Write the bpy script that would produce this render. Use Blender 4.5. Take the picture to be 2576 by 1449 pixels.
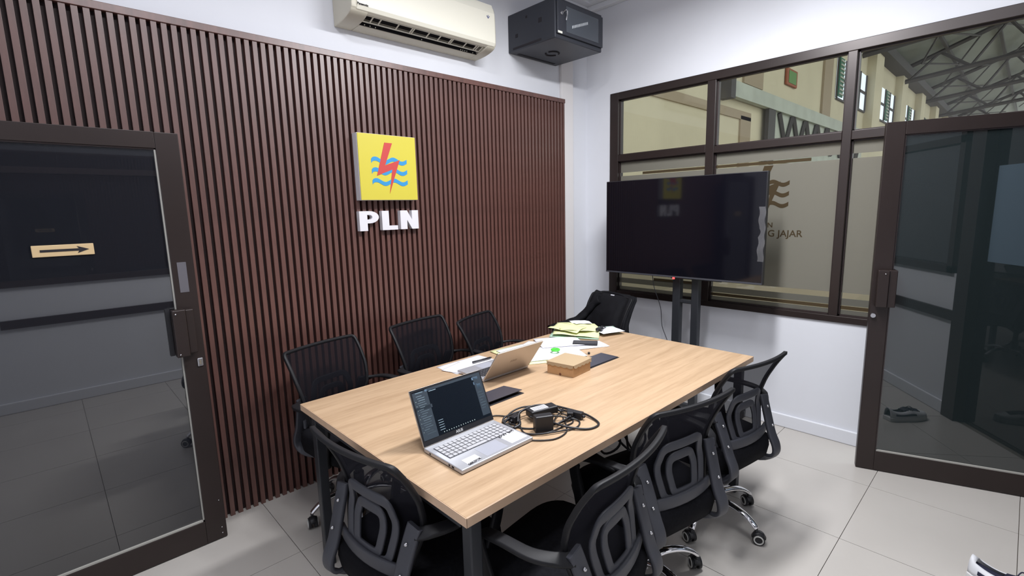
import bpy, bmesh, math, random
from mathutils import Vector, Matrix
random.seed(7)
for o in list(bpy.data.objects): bpy.data.objects.remove(o)
C = bpy.context.scene.collection
scn = bpy.context.scene

# ------------------------------------------------------------------ camera
cam_d = bpy.data.cameras.new('camera'); cam = bpy.data.objects.new('camera', cam_d); C.objects.link(cam)
cam_d.sensor_width = 36; cam_d.sensor_fit = 'HORIZONTAL'; cam_d.lens = 1237.476/2576*36; cam_d.clip_start = 0.02; cam_d.clip_end = 300
def cam_axes():
    a = math.radians(45)+0.025; b = math.radians(-8)-0.024
    return a, b
F = dict(R=(0.72198, -0.69150, -0.02399), U=(0.12511, 0.09638, 0.98745), FW=(0.68051, 0.71592, -0.15610))
fw = Vector(F['FW']).normalized(); rt = Vector(F['R']); rt = (rt-fw*rt.dot(fw)).normalized(); up = rt.cross(fw)
M3 = Matrix((rt, up, -fw)).transposed()
cam.matrix_world = Matrix.Translation((-3.586, -2.724, 1.535)) @ M3.to_4x4()
scn.camera = cam

# ------------------------------------------------------------------ light
scn.view_settings.view_transform = 'Standard'; scn.view_settings.look = 'None'
scn.view_settings.gamma = 1; scn.view_settings.use_curve_mapping = False
scn.view_settings.exposure = 0.06
w = bpy.data.worlds.new('daylight'); scn.world = w; w.use_nodes = True
w.node_tree.nodes['Background'].inputs[0].default_value = (0.86, 0.95, 1.0, 1)
w.node_tree.nodes['Background'].inputs[1].default_value = 1.9
def area(name, loc, size, size_y, power, col, rot=(0, 0, 0)):
    l = bpy.data.lights.new(name, 'AREA'); l.shape = 'RECTANGLE'; l.size = size; l.size_y = size_y
    l.energy = power; l.color = col
    o = bpy.data.objects.new(name, l); C.objects.link(o); o.location = loc; o.rotation_euler = rot
    return o
LX, LY, LZ = -1.5, -1.62, 3.02
area('ceiling_lamp_light', (LX, LY, LZ-0.01), 0.85, 0.2, 80, (0.97, 0.975, 1.0))
area('entry_fill_light', (-3.05, -1.75, 3.28), 0.6, 0.25, 34, (0.96, 0.96, 1.0))  # unseen fill light, added to brighten the floor on the camera side
area('side_fill_light', (-2.2, -2.4, 3.28), 0.6, 0.25, 16, (0.93, 0.95, 1.0))  # unseen fill light, added to lift the front and window walls

# ------------------------------------------------------------------ materials
def mat(name, col, rough=0.5, metal=0.0, noise=0, nscale=8, spec=0.5, bump=0, bscale=60, stretch=None, emit=0, ior=None):
    m = bpy.data.materials.new(name); m.use_nodes = True; nt = m.node_tree; b = nt.nodes['Principled BSDF']
    c = tuple(col)+(1,)
    b.inputs['Base Color'].default_value = c; b.inputs['Roughness'].default_value = rough
    b.inputs['Metallic'].default_value = metal; b.inputs['Specular IOR Level'].default_value = spec
    if ior: b.inputs['IOR'].default_value = ior
    if emit:
        b.inputs['Emission Color'].default_value = c; b.inputs['Emission Strength'].default_value = emit
    if noise or bump:
        tc = nt.nodes.new('ShaderNodeTexCoord'); mp = nt.nodes.new('ShaderNodeMapping'); nt.links.new(tc.outputs['Object'], mp.inputs[0])
        if stretch: mp.inputs['Scale'].default_value = stretch
    if noise:
        n = nt.nodes.new('ShaderNodeTexNoise'); n.inputs['Scale'].default_value = nscale; n.inputs['Detail'].default_value = 5
        nt.links.new(mp.outputs[0], n.inputs['Vector'])
        r = nt.nodes.new('ShaderNodeValToRGB'); r.color_ramp.elements[0].position = 0.3; r.color_ramp.elements[1].position = 0.7
        r.color_ramp.elements[0].color = tuple(x*(1-noise) for x in col)+(1,)
        r.color_ramp.elements[1].color = tuple(min(1, x*(1+noise)) for x in col)+(1,)
        nt.links.new(n.outputs['Fac'], r.inputs[0]); nt.links.new(r.outputs[0], b.inputs['Base Color'])
    if bump:
        n2 = nt.nodes.new('ShaderNodeTexNoise'); n2.inputs['Scale'].default_value = bscale; n2.inputs['Detail'].default_value = 4
        nt.links.new(mp.outputs[0], n2.inputs['Vector'])
        bp = nt.nodes.new('ShaderNodeBump'); bp.inputs['Strength'].default_value = bump; bp.inputs['Distance'].default_value = 0.002
        nt.links.new(n2.outputs['Fac'], bp.inputs['Height']); nt.links.new(bp.outputs[0], b.inputs['Normal'])
    return m
def glass_mat(name, tint, refl=1.0, ior=1.5):
    m = bpy.data.materials.new(name); m.use_nodes = True; nt = m.node_tree; nt.nodes.clear()
    o = nt.nodes.new('ShaderNodeOutputMaterial'); mx = nt.nodes.new('ShaderNodeMixShader')
    t = nt.nodes.new('ShaderNodeBsdfTransparent'); t.inputs[0].default_value = tuple(tint)+(1,)
    g = nt.nodes.new('ShaderNodeBsdfGlossy'); g.inputs['Roughness'].default_value = 0.0; g.inputs[0].default_value = (refl, refl, refl, 1)
    f = nt.nodes.new('ShaderNodeFresnel'); f.inputs[0].default_value = ior
    nt.links.new(f.outputs[0], mx.inputs[0]); nt.links.new(t.outputs[0], mx.inputs[1]); nt.links.new(g.outputs[0], mx.inputs[2])
    nt.links.new(mx.outputs[0], o.inputs[0]); return m
def film_mat(name, col, trans=0.5, clear=0.0):
    m = bpy.data.materials.new(name); m.use_nodes = True; nt = m.node_tree; nt.nodes.clear()
    o = nt.nodes.new('ShaderNodeOutputMaterial'); mx = nt.nodes.new('ShaderNodeMixShader'); mx.inputs[0].default_value = trans
    d = nt.nodes.new('ShaderNodeBsdfDiffuse'); t = nt.nodes.new('ShaderNodeBsdfTranslucent')
    d.inputs[0].default_value = tuple(col)+(1,); t.inputs[0].default_value = tuple(col)+(1,)
    nt.links.new(d.outputs[0], mx.inputs[1]); nt.links.new(t.outputs[0], mx.inputs[2])
    m2 = nt.nodes.new('ShaderNodeMixShader'); m2.inputs[0].default_value = clear; tr = nt.nodes.new('ShaderNodeBsdfTransparent')
    nt.links.new(mx.outputs[0], m2.inputs[1]); nt.links.new(tr.outputs[0], m2.inputs[2]); nt.links.new(m2.outputs[0], o.inputs[0]); return m
def wood_mat():
    m = bpy.data.materials.new('oak_laminate'); m.use_nodes = True; nt = m.node_tree; b = nt.nodes['Principled BSDF']
    tc = nt.nodes.new('ShaderNodeTexCoord'); mp = nt.nodes.new('ShaderNodeMapping'); mp.inputs['Scale'].default_value = (0.55, 9, 9)
    nt.links.new(tc.outputs['Object'], mp.inputs[0])
    n = nt.nodes.new('ShaderNodeTexNoise'); n.inputs['Scale'].default_value = 3.2; n.inputs['Detail'].default_value = 6; n.inputs['Distortion'].default_value = 0.6
    n3 = nt.nodes.new('ShaderNodeTexNoise'); n3.inputs['Scale'].default_value = 22; n3.inputs['Detail'].default_value = 5
    nt.links.new(mp.outputs[0], n.inputs['Vector']); nt.links.new(mp.outputs[0], n3.inputs['Vector'])
    ad = nt.nodes.new('ShaderNodeMath'); ad.operation = 'MULTIPLY_ADD'; ad.inputs[1].default_value = 0.35
    nt.links.new(n3.outputs['Fac'], ad.inputs[0]); 
    sc = nt.nodes.new('ShaderNodeMath'); sc.operation = 'MULTIPLY'; sc.inputs[1].default_value = 0.65
    nt.links.new(n.outputs['Fac'], sc.inputs[0]); nt.links.new(sc.outputs[0], ad.inputs[2])
    r = nt.nodes.new('ShaderNodeValToRGB'); e = r.color_ramp.elements
    e[0].position = 0.32; e[0].color = (0.37, 0.245, 0.145, 1); e[1].position = 0.60; e[1].color = (0.50, 0.35, 0.222, 1)
    nt.links.new(ad.outputs[0], r.inputs[0]); nt.links.new(r.outputs[0], b.inputs['Base Color'])
    b.inputs['Roughness'].default_value = 0.38
    return m
WHITE = mat('white_wall_paint', (0.70, 0.715, 0.76), 0.75, noise=0.015, nscale=2, spec=0.2)
CREAMW = mat('cream_wall_strip', (0.72, 0.70, 0.70), 0.75)
CEIL = mat('ceiling_paint', (0.74, 0.75, 0.78), 0.8)
TILE = mat('porcelain_tile', (0.47, 0.445, 0.415), 0.22, noise=0.04, nscale=1.6, spec=0.4)
GROUT = mat('dark_grout', (0.16, 0.14, 0.12), 0.9)
SLAT = mat('walnut_slat', (0.105, 0.044, 0.035), 0.40, noise=0.25, nscale=6, stretch=(6, 6, 0.8), spec=0.85)
BACKB = mat('dark_back_board', (0.022, 0.010, 0.010), 0.7)
ALU = mat('brown_aluminium', (0.027, 0.0185, 0.017), 0.36, metal=0.25, noise=0.1, nscale=3)
ALUD = mat('dark_frame', (0.035, 0.024, 0.024), 0.4, metal=0.2)
BEAD = mat('grey_glazing_bead', (0.38, 0.37, 0.34), 0.5)
DGLASS = mat('tinted_door_glass', (0.012, 0.013, 0.017), 0.015, spec=0.5, ior=2.2)
DGLASS2 = mat('tinted_door_glass_green', (0.014, 0.02, 0.021), 0.015, spec=0.5, ior=2.0)
GLASS = glass_mat('clear_glass', (0.84, 0.83, 0.80), 0.9, 1.35)
FROST = film_mat('frosted_film', (0.36, 0.345, 0.295), 0.55, 0.05)
FROSTG = film_mat('grey_film', (0.22, 0.215, 0.19), 0.5, 0.25)
BROWNF = film_mat('brown_cutout', (0.13, 0.095, 0.055), 0.5, 0.12)
WOOD = wood_mat()
WOODE = mat('oak_edge_band', (0.62, 0.43, 0.29), 0.45, noise=0.05, nscale=20)
BLK = mat('black_plastic', (0.014, 0.014, 0.017), 0.42, noise=0.1, nscale=20)
BLKF = mat('matt_black_frame', (0.010, 0.010, 0.012), 0.55, spec=0.3)
BLKG = mat('charcoal_plastic', (0.048, 0.050, 0.062), 0.5)
BLKM = mat('black_powder_coat', (0.02, 0.02, 0.025), 0.4, metal=0.3)
LEGM = mat('grey_black_steel', (0.035, 0.038, 0.045), 0.4, metal=0.4)
FAB = mat('black_seat_fabric', (0.007, 0.007, 0.009), 0.85, noise=0.3, nscale=90, spec=0.1)
CHROME = mat('chrome', (0.78, 0.78, 0.8), 0.08, metal=1.0)
GREYW = mat('light_grey_wheel_rim', (0.55, 0.55, 0.52), 0.5)
SCREW = mat('steel_screw', (0.6, 0.6, 0.62), 0.25, metal=1.0)
SIGNW = mat('white_sign_acrylic', (0.66, 0.65, 0.69), 0.45)
YEL = mat('yellow_sign', (0.54, 0.47, 0.05), 0.45)
RED = mat('red_bolt', (0.48, 0.05, 0.045), 0.45)
BLUE = mat('blue_waves', (0.03, 0.25, 0.52), 0.45)
ACW = mat('aged_cream_plastic', (0.74, 0.72, 0.62), 0.4)
ACD = mat('yellowed_plastic', (0.56, 0.53, 0.44), 0.5)
DARK = mat('dark_cavity', (0.012, 0.01, 0.014), 0.8)
RACK = mat('grey_black_rack_steel', (0.034, 0.037, 0.048), 0.4, metal=0.2)
RACKG = mat('smoked_rack_glass', (0.06, 0.07, 0.085), 0.06, spec=0.8)
TVS = mat('tv_screen', (0.004, 0.004, 0.007), 0.06, spec=0.5)
PAPER = mat('white_paper', (0.80, 0.80, 0.86), 0.8)
YPAP = mat('pale_yellow_folder', (0.68, 0.70, 0.38), 0.7)
GPAP = mat('pale_green_folder', (0.42, 0.62, 0.48), 0.7)
CARD = mat('brown_cardboard', (0.46, 0.27, 0.13), 0.8, noise=0.08, nscale=30)
SILV = mat('silver_laptop', (0.50, 0.51, 0.55), 0.35, metal=0.5)
SILVL = mat('warm_silver_lid', (0.56, 0.50, 0.44), 0.4, metal=0.4)
KEYS = mat('silver_keycaps', (0.42, 0.42, 0.44), 0.5)
KEYD = mat('dark_keycaps', (0.03, 0.03, 0.035), 0.5)
CLOTH = mat('black_jacket_cloth', (0.008, 0.008, 0.010), 0.8, noise=0.3, nscale=15, spec=0.15)
NAVY = mat('navy_mesh', (0.012, 0.013, 0.035), 0.7)
OFFW = mat('off_white_leather', (0.62, 0.63, 0.66), 0.5)
LED = mat('red_led', (1, 0.05, 0.05), 0.4, emit=3)
CREAMH = mat('cream_hall_wall', (0.62, 0.56, 0.40), 0.85, noise=0.06, nscale=0.8)
BROWNH = mat('brown_hall_trim', (0.36, 0.29, 0.20), 0.85)
GIRD = mat('grey_green_steel', (0.42, 0.45, 0.38), 0.6, noise=0.12, nscale=2)
ROOF = mat('dull_roof_sheet', (0.23, 0.25, 0.22), 0.7, noise=0.1, nscale=1)
TRUSS = mat('dark_truss_steel', (0.055, 0.05, 0.048), 0.7)
GREENS = mat('green_louvre', (0.03, 0.16, 0.09), 0.6)
GLOWW = mat('daylit_hall_window', (0.75, 0.86, 1.0), 0.5, emit=0.9)
WEAVE = film_mat('black_mesh_weave', (0.014, 0.014, 0.018), 0.3, 0.20)
SCR = mat('dark_screen', (0.004, 0.007, 0.012), 0.25, emit=0)
def emis(name, col, s):
    return mat(name, col, 0.6, emit=s)
SC1 = emis('screen_panel_dark', (0.018, 0.028, 0.04), 0.5)
SC2 = emis('screen_text', (0.16, 0.22, 0.26), 0.5)
SC3 = emis('screen_highlight', (0.08, 0.13, 0.19), 0.6)
SC4 = emis('screen_dots', (0.5, 0.6, 0.55), 0.5)

# ------------------------------------------------------------------ mesh kit
def V(*a): return Vector(a)
class MB:
    def __init__(s): s.v = []; s.f = []; s.sm = []
    def add(s, vs, fs, smooth=False):
        n = len(s.v); s.v += [tuple(x) for x in vs]; s.f += [tuple(i+n for i in f) for f in fs]; s.sm += [smooth]*len(fs); return s
    def box(s, lo, hi, T=None):
        vs = [Vector((x, y, z)) for z in (lo[2], hi[2]) for y in (lo[1], hi[1]) for x in (lo[0], hi[0])]
        if T is not None: vs = [T @ q for q in vs]
        return s.add(vs, [(0, 2, 3, 1), (4, 5, 7, 6), (0, 1, 5, 4), (2, 6, 7, 3), (0, 4, 6, 2), (1, 3, 7, 5)])
    def prism(s, poly, d0, d1, fn):           # fn(u,v,d)->xyz ; poly list (u,v)
        n = len(poly); vs = [fn(a, b, d0) for a, b in poly]+[fn(a, b, d1) for a, b in poly]
        fs = [tuple(range(n))[::-1], tuple(range(n, 2*n))]+[(i, (i+1) % n, n+(i+1) % n, n+i) for i in range(n)]
        return s.add(vs, fs)
    def tube(s, path, r, n=8, closed=False, ell=1.0, upv=(0, 0, 1), sect=None, cap=True):
        path = [Vector(q) for q in path]; N = len(path); rs = r if isinstance(r, (list, tuple)) else [r]*N
        if sect is None: sect = [(math.cos(2*math.pi*k/n), math.sin(2*math.pi*k/n)*ell) for k in range(n)]
        n = len(sect); vs = []
        for i, q in enumerate(path):
            a = path[(i-1) % N] if (closed or i > 0) else path[i]; b = path[(i+1) % N] if (closed or i < N-1) else path[i]
            t = (b-a).normalized(); u = Vector(upv) if not callable(upv) else Vector(upv(i))
            sd = t.cross(u)
            if sd.length < 1e-3: sd = t.cross(Vector((1, 0.3, 0)))
            sd.normalize(); u2 = sd.cross(t).normalized()
            for (cx, cy) in sect: vs.append(q+sd*cx*rs[i]+u2*cy*rs[i])
        fs = []
        for i in range(N if closed else N-1):
            j = (i+1) % N
            for k in range(n): fs.append((i*n+k, i*n+(k+1) % n, j*n+(k+1) % n, j*n+k))
        s.add(vs, fs, n > 6)
        if cap and not closed:
            m = len(s.v)-len(vs)
            s.f.append(tuple(m+k for k in range(n))[::-1]); s.sm.append(False)
            s.f.append(tuple(m+(N-1)*n+k for k in range(n))); s.sm.append(False)
        return s
    def cyl(s, a, b, r, n=16, r2=None):
        return s.tube([a, b], [r, r if r2 is None else r2], n, upv=(0.01, 0.02, 1) if abs((Vector(b)-Vector(a)).normalized().z) < 0.9 else (1, 0, 0))
    def grid(s, fn, nu, nv, smooth=True, closeu=False):
        vs = [fn(i/(nu if closeu else nu), j/nv) for j in range(nv+1) for i in range(nu if closeu else nu+1)]
        W_ = nu if closeu else nu+1; fs = []
        for j in range(nv):
            for i in range(nu):
                i2 = (i+1) % W_
                fs.append((j*W_+i, j*W_+i2, (j+1)*W_+i2, (j+1)*W_+i))
        return s.add(vs, fs, smooth)
    def sphere(s, c, r, n=12, sc=(1, 1, 1)):
        c = Vector(c)
        return s.grid(lambda u, v: c+Vector((r*sc[0]*math.sin(math.pi*v)*math.cos(2*math.pi*u), r*sc[1]*math.sin(math.pi*v)*math.sin(2*math.pi*u), r*sc[2]*math.cos(math.pi*v))), n, n//2, True, True)
def obj(name, mb, m, parent=None, bevel=0, solid=0, label=None, recenter=False):
    me = bpy.data.meshes.new(name); me.from_pydata(mb.v, [], mb.f); me.materials.append(m)
    for p_, s_ in zip(me.polygons, mb.sm): p_.use_smooth = s_
    bm = bmesh.new(); bm.from_mesh(me); bmesh.ops.recalc_face_normals(bm, faces=bm.faces); bm.to_mesh(me); bm.free()
    me.update()
    o = bpy.data.objects.new(name, me); C.objects.link(o)
    if parent: o.parent = parent
    if solid:
        q = o.modifiers.new('solid', 'SOLIDIFY'); q.thickness = solid; q.offset = 0
    if bevel:
        q = o.modifiers.new('bevel', 'BEVEL'); q.width = bevel; q.segments = 2; q.limit_method = 'ANGLE'; q.angle_limit = math.radians(40)
    if label: o['label'] = label
    return o
def B(name, lo, hi, m, parent=None, bevel=0, label=None, T=None):
    return obj(name, MB().box(lo, hi, T), m, parent, bevel, label=label)
def tag(o, label, cat, group=None):
    o['label'] = label; o['category'] = cat
    if group: o['group'] = group
    return o
def thing(name, label, cat, loc=(0, 0, 0), rz=0, group=None):
    o = bpy.data.objects.new(name, None); C.objects.link(o); o.empty_display_size = 0.1
    o.location = loc; o.rotation_euler = (0, 0, rz)
    return tag(o, label, cat, group)
def structE(name, loc=(0, 0, 0), rz=0):
    o = bpy.data.objects.new(name, None); C.objects.link(o); o.location = loc; o.rotation_euler = (0, 0, rz); o['kind'] = 'structure'; return o
def S(o): o['kind'] = 'structure'; return o
def dup(root, loc, rz, label, group=None):
    def cp(o, par):
        c = o.copy(); C.objects.link(c); c.parent = par
        for ch in o.children: cp(ch, c)
        return c
    r = cp(root, None); r.location = loc; r.rotation_euler = (0, 0, rz); r['label'] = label
    if group: r['group'] = group
    return r
def crom(P, n=6, closed=False):
    P = [Vector(q) for q in P]; N = len(P); out = []
    for i in range(N if closed else N-1):
        g = lambda k: P[k % N] if closed else P[max(0, min(N-1, k))]
        a, b, c, d = g(i-1), g(i), g(i+1), g(i+2)
        for k in range(n):
            t = k/n
            out.append(0.5*((2*b)+(c-a)*t+(2*a-5*b+4*c-d)*t*t+(3*b-a-3*c+d)*t**3))
    if not closed: out.append(P[-1])
    return out
def text_obj(name, body, size, m, parent, M, depth=0.0006, bold=0.0, align='LEFT'):
    cu = bpy.data.curves.new(name, 'FONT'); cu.body = body; cu.size = size; cu.extrude = depth; cu.offset = bold; cu.align_x = align
    t = bpy.data.objects.new(name+'_tmp', cu); C.objects.link(t)
    dg = bpy.context.evaluated_depsgraph_get(); me = bpy.data.meshes.new_from_object(t.evaluated_get(dg))
    bpy.data.objects.remove(t); me.materials.clear(); me.materials.append(m); me.transform(M)
    o = bpy.data.objects.new(name, me); C.objects.link(o); o.parent = parent; return o
def MXZ(x, y, z):   # text facing -y, reading +x
    return Matrix.Translation((x, y, z)) @ Matrix.Rotation(math.pi/2, 4, 'X')
def MYZ(x, y, z):   # text facing -x, reading -y
    return Matrix.Translation((x, y, z)) @ Matrix.Rotation(-math.pi/2, 4, 'Z') @ Matrix.Rotation(math.pi/2, 4, 'X')

# ------------------------------------------------------------------ room shell
XL, YF, ZC = -4.1, -3.15, 3.3
floor = S(B('floor', (XL-0.1, YF-0.1, -0.06), (0.1, 0.15, -0.006), GROUT))
TX, TY = 0.602, 0.572
gx0, gy0 = -0.487, -2.253
xs = [gx0+k*TX for k in range(-6, 2)]; ys = [gy0+k*TY for k in range(-2, 6)]
for i in range(len(xs)-1):
    for j in range(len(ys)-1):
        x0, x1 = max(xs[i], XL), min(xs[i+1], 0.0); y0, y1 = max(ys[j], YF), min(ys[j+1], 0.05)
        if x1-x0 < 0.02 or y1-y0 < 0.02: continue
        B('tile', (x0+0.0013, y0+0.0013, -0.008), (x1-0.0013, y1-0.0013, 0.0), TILE, floor)
S(B('ceiling', (XL-0.1, YF-0.1, ZC), (0.1, 0.15, ZC+0.1), CEIL))
S(B('wall_back', (XL-0.1, 0.05, -0.006), (0.1, 0.15, ZC), WHITE))
S(B('wall_left', (XL-0.1, YF, -0.006), (XL, 0.05, ZC), WHITE))
wr = structE('wall_right')
B('wall_panel', (0, YF, 2.468), (0.1, 0.05, ZC), WHITE, wr)
B('wall_panel', (0, -2.12, -0.006), (0.1, 0.05, 0.784), WHITE, wr)
B('wall_panel', (0, -0.205, 0.784), (0.1, 0.05, 2.468), WHITE, wr)
B('wall_panel', (0, YF, -0.006), (0.1, -3.06, 2.468), WHITE, wr)
wf = structE('wall_front')
B('wall_panel', (XL, YF-0.1, -0.006), (-1.13, YF, 1.02), WHITE, wf)
B('wall_panel', (XL, YF-0.1, 2.47), (0.1, YF, ZC), WHITE, wf)
B('wall_panel', (XL, YF-0.1, 1.02), (-3.92, YF, 2.47), WHITE, wf)
B('wall_panel', (-0.15, YF-0.1, -0.006), (0.1, YF, 2.47), WHITE, wf)
S(B('trim_1', (-0.36, 0.025, 0), (-0.212, 0.05, ZC-0.13), CREAMW, None, 0.003))
for nm, lo, hi in (('trim_2', (XL, -0.06, ZC-0.11), (0, 0.05, ZC)), ('trim_3', (-0.11, YF, ZC-0.11), (0, -0.06, ZC))):
    S(B(nm, lo, hi, CEIL, None, 0.004))
S(B('trim_4', (XL, -0.0, ZC-0.15), (0, 0.05, ZC-0.11), CEIL, None, 0.004))
S(B('trim_5', (-0.05, YF, ZC-0.15), (0, 0.0, ZC-0.11), CEIL, None, 0.004))
S(B('trim_6', (XL, -0.17, ZC-0.04), (0, -0.06, ZC), CEIL, None, 0.004))
S(B('trim_7', (-0.22, YF, ZC-0.04), (-0.11, -0.17, ZC), CEIL, None, 0.004))
S(B('baseboard_right', (-0.018, -2.12, 0), (0, 0.05, 0.092), WHITE, None, 0.006))
# front wall glazing (seen only as reflections in the door glass)
w2 = structE('window_2')
B('window_frame', (-3.92, YF-0.06, 1.02), (-1.2, YF+0.02, 1.07), ALUD, w2)
B('window_frame', (-3.92, YF-0.06, 2.42), (-1.2, YF+0.02, 2.47), ALUD, w2)
B('window_frame', (-3.92, YF-0.06, 1.92), (-1.2, YF+0.02, 1.97), ALUD, w2)
for x in (-3.92, -2.55, -1.25): B('mullion', (x, YF-0.06, 1.02), (x+0.05, YF+0.02, 2.47), ALUD, w2)
B('pane', (-3.87, YF-0.04, 1.07), (-1.25, YF-0.03, 2.42), DGLASS, w2)
S(B('trim_8', (-3.9, YF-0.001, 0.69), (-1.13, YF+0.02, 0.76), ALUD))
S(B('baseboard_front', (XL, YF, 0), (-1.13, YF+0.018, 0.092), WHITE, None, 0.006))
d3 = structE('door_3')
B('door_frame', (-1.13, YF-0.08, -0.006), (-1.01, YF+0.03, 2.47), ALUD, d3)
B('door_frame', (-0.25, YF-0.08, -0.006), (-0.15, YF+0.03, 2.47), ALUD, d3)
B('pane', (-1.01, YF-0.06, 0), (-0.25, YF-0.04, 2.47), DGLASS, d3)
B('notice_board', (-0.95, YF-0.04, 1.13), (-0.3, YF-0.02, 1.74), mat('blue_grey_board', (0.25, 0.36, 0.48), 0.6), d3)

# ------------------------------------------------------------------ slat panel
sp = thing('slat_wall_panel', 'dark brown wall panel of upright wooden slats behind the table', 'wall panel', (-2.2, 0.03, 0))
def ch(o, par):   # keep world placement under an offset parent
    o.parent = par; o.matrix_parent_inverse = Matrix.Translation(-par.location) if par.rotation_euler.z == 0 else (Matrix.Translation(par.location) @ Matrix.Rotation(par.rotation_euler.z, 4, 'Z')).inverted()
    return o
ch(B('back_board', (XL+0.01, 0.03, 0), (-0.362, 0.048, 2.4), BACKB), sp)
ch(B('top_trim', (XL+0.01, -0.006, 2.386), (-0.352, 0.048, 2.418), SLAT, None, 0.002), sp)
ch(B('side_trim', (-0.376, -0.003, 0), (-0.358, 0.048, 2.387), SLAT, None, 0.002), sp)
pitch = 0.0372; x = -0.3965; slat_me = None
while x > XL+0.03:
    if slat_me is None:
        so = B('slat', (-0.0108, -0.015, 0), (0.0108, 0.015, 2.386), SLAT, None, 0.0006); slat_me = so
    else:
        so = slat_me.copy(); C.objects.link(so)
    so.location = (x, 0.015, 0.0); ch(so, sp)
    x -= pitch

# ------------------------------------------------------------------ window in the right wall
w1 = structE('window_1')
def WB(name, y0, y1, z0, z1, m=ALU, x0=-0.012, x1=0.07, bev=0.003): return B(name, (x0, min(y0, y1), z0), (x1, max(y0, y1), z1), m, w1, bev)
WB('window_frame', -0.205, -0.285, 0.784, 2.468)
WB('window_frame', -0.285, -3.06, 2.41, 2.468)
WB('window_frame', -0.285, -2.12, 0.784, 0.826)
WB('transom', -0.285, -1.038, 1.915, 1.968); WB('transom', -1.10, -1.886, 1.906, 1.955); WB('transom', -1.935, -3.06, 1.903, 1.955)
WB('mullion', -1.038, -1.10, 0.826, 2.41)
WB('mullion', -1.886, -1.935, 0.826, 2.41)
WB('door_jamb', -2.105, -2.15, -0.006, 1.903)
WB('door_jamb', -3.01, -3.06, -0.006, 2.41)
panes = [(-0.285, -1.038, 0.826, 1.915), (-1.10, -1.886, 0.826, 1.906), (-1.935, -2.105, 0.826, 1.903),
         (-0.285, -1.038, 1.968, 2.41), (-1.10, -1.886, 1.955, 2.41), (-1.935, -3.01, 1.955, 2.41)]
for y0, y1, z0, z1 in panes:
    WB('pane', y0, y1, z0, z1, GLASS, 0.030, 0.035, 0)
    WB('gasket', y0, y0-0.008, z0, z1, ALUD, 0.015, 0.045, 0); WB('gasket', y1, y1+0.008, z0, z1, ALUD, 0.015, 0.045, 0)
    WB('gasket', y0, y1, z0, z0+0.008, ALUD, 0.015, 0.045, 0); WB('gasket', y0, y1, z1-0.008, z1, ALUD, 0.015, 0.045, 0)
for y0, y1, z0, z1 in panes[:3]:
    a, b = y0-0.008, y1+0.008
    WB('frosted_film', a, b, 1.824, z1-0.008, FROST, 0.0270, 0.0285, 0)
    WB('frosted_film', a, b, 0.972, 1.796, FROST, 0.0270, 0.0285, 0)
    WB('grey_film_strip', a, b, 0.892, 0.935, FROSTG, 0.0270, 0.0285, 0)
    WB('grey_film_strip', a, b, 0.834, 0.862, FROSTG, 0.0270, 0.0285, 0)
WB('brown_film_strip', -1.108, -1.878, 0.866, 0.888, BROWNF, 0.0272, 0.0283, 0)
WB('brown_film_strip', -1.943, -2.097, 0.866, 0.888, BROWNF, 0.0272, 0.0283, 0)
WB('brown_film_strip', -0.62, -1.03, 0.93, 0.955, BROWNF, 0.0272, 0.0283, 0)
WB('brown_film_strip', -0.5, -1.72, 1.800, 1.820, BROWNF, 0.0272, 0.0283, 0)
# emblem shapes (u right, v down, unit square)
BOLT = [(0.445, 0.122), (0.579, 0.123), (0.436, 0.468), (0.698, 0.375), (0.491, 0.903), (0.557, 0.528), (0.287, 0.631)]
def wave(v0, n=30, th=0.062):
    top = []; bot = []
    for k in range(n+1):
        t = k/n; u = 0.205+0.62*t
        dv = -0.028*math.cos(2*math.pi*(t*2-0.22)) if t > 0 else 0.01
        top.append((u, v0+dv-th/2)); bot.append((u, v0+dv+th/2))
    return top, bot
def emblem(fnw, fnb, mw, mb_, parent, d0, d1, s):
    for v0 in (0.40, 0.562, 0.725):
        t, b = wave(v0); q = MB()
        for k in range(len(t)-1): q.prism([t[k], t[k+1], b[k+1], b[k]], d0, d1*0.7, fnw)
        obj('wave', q, mw, parent)
    q = MB(); q.prism(BOLT, d0, d1, fnb); obj('bolt', q, mb_, parent)
fe = lambda u, v, d: (0.0268-d, -1.247-0.43*u, 1.675+(0.39-v)*0.43)
emblem(fe, fe, BROWNF, BROWNF, w1, 0.0, 0.0008, 1)
text_obj('film_lettering', 'PLN', 0.047, BROWNF, w1, MYZ(0.0264, -1.43, 1.377), 0.0003, 0.0008)
text_obj('film_lettering', 'G JAJAR', 0.062, BROWNF, w1, MYZ(0.0264, -1.483, 1.316), 0.0003, 0.0008)

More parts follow.
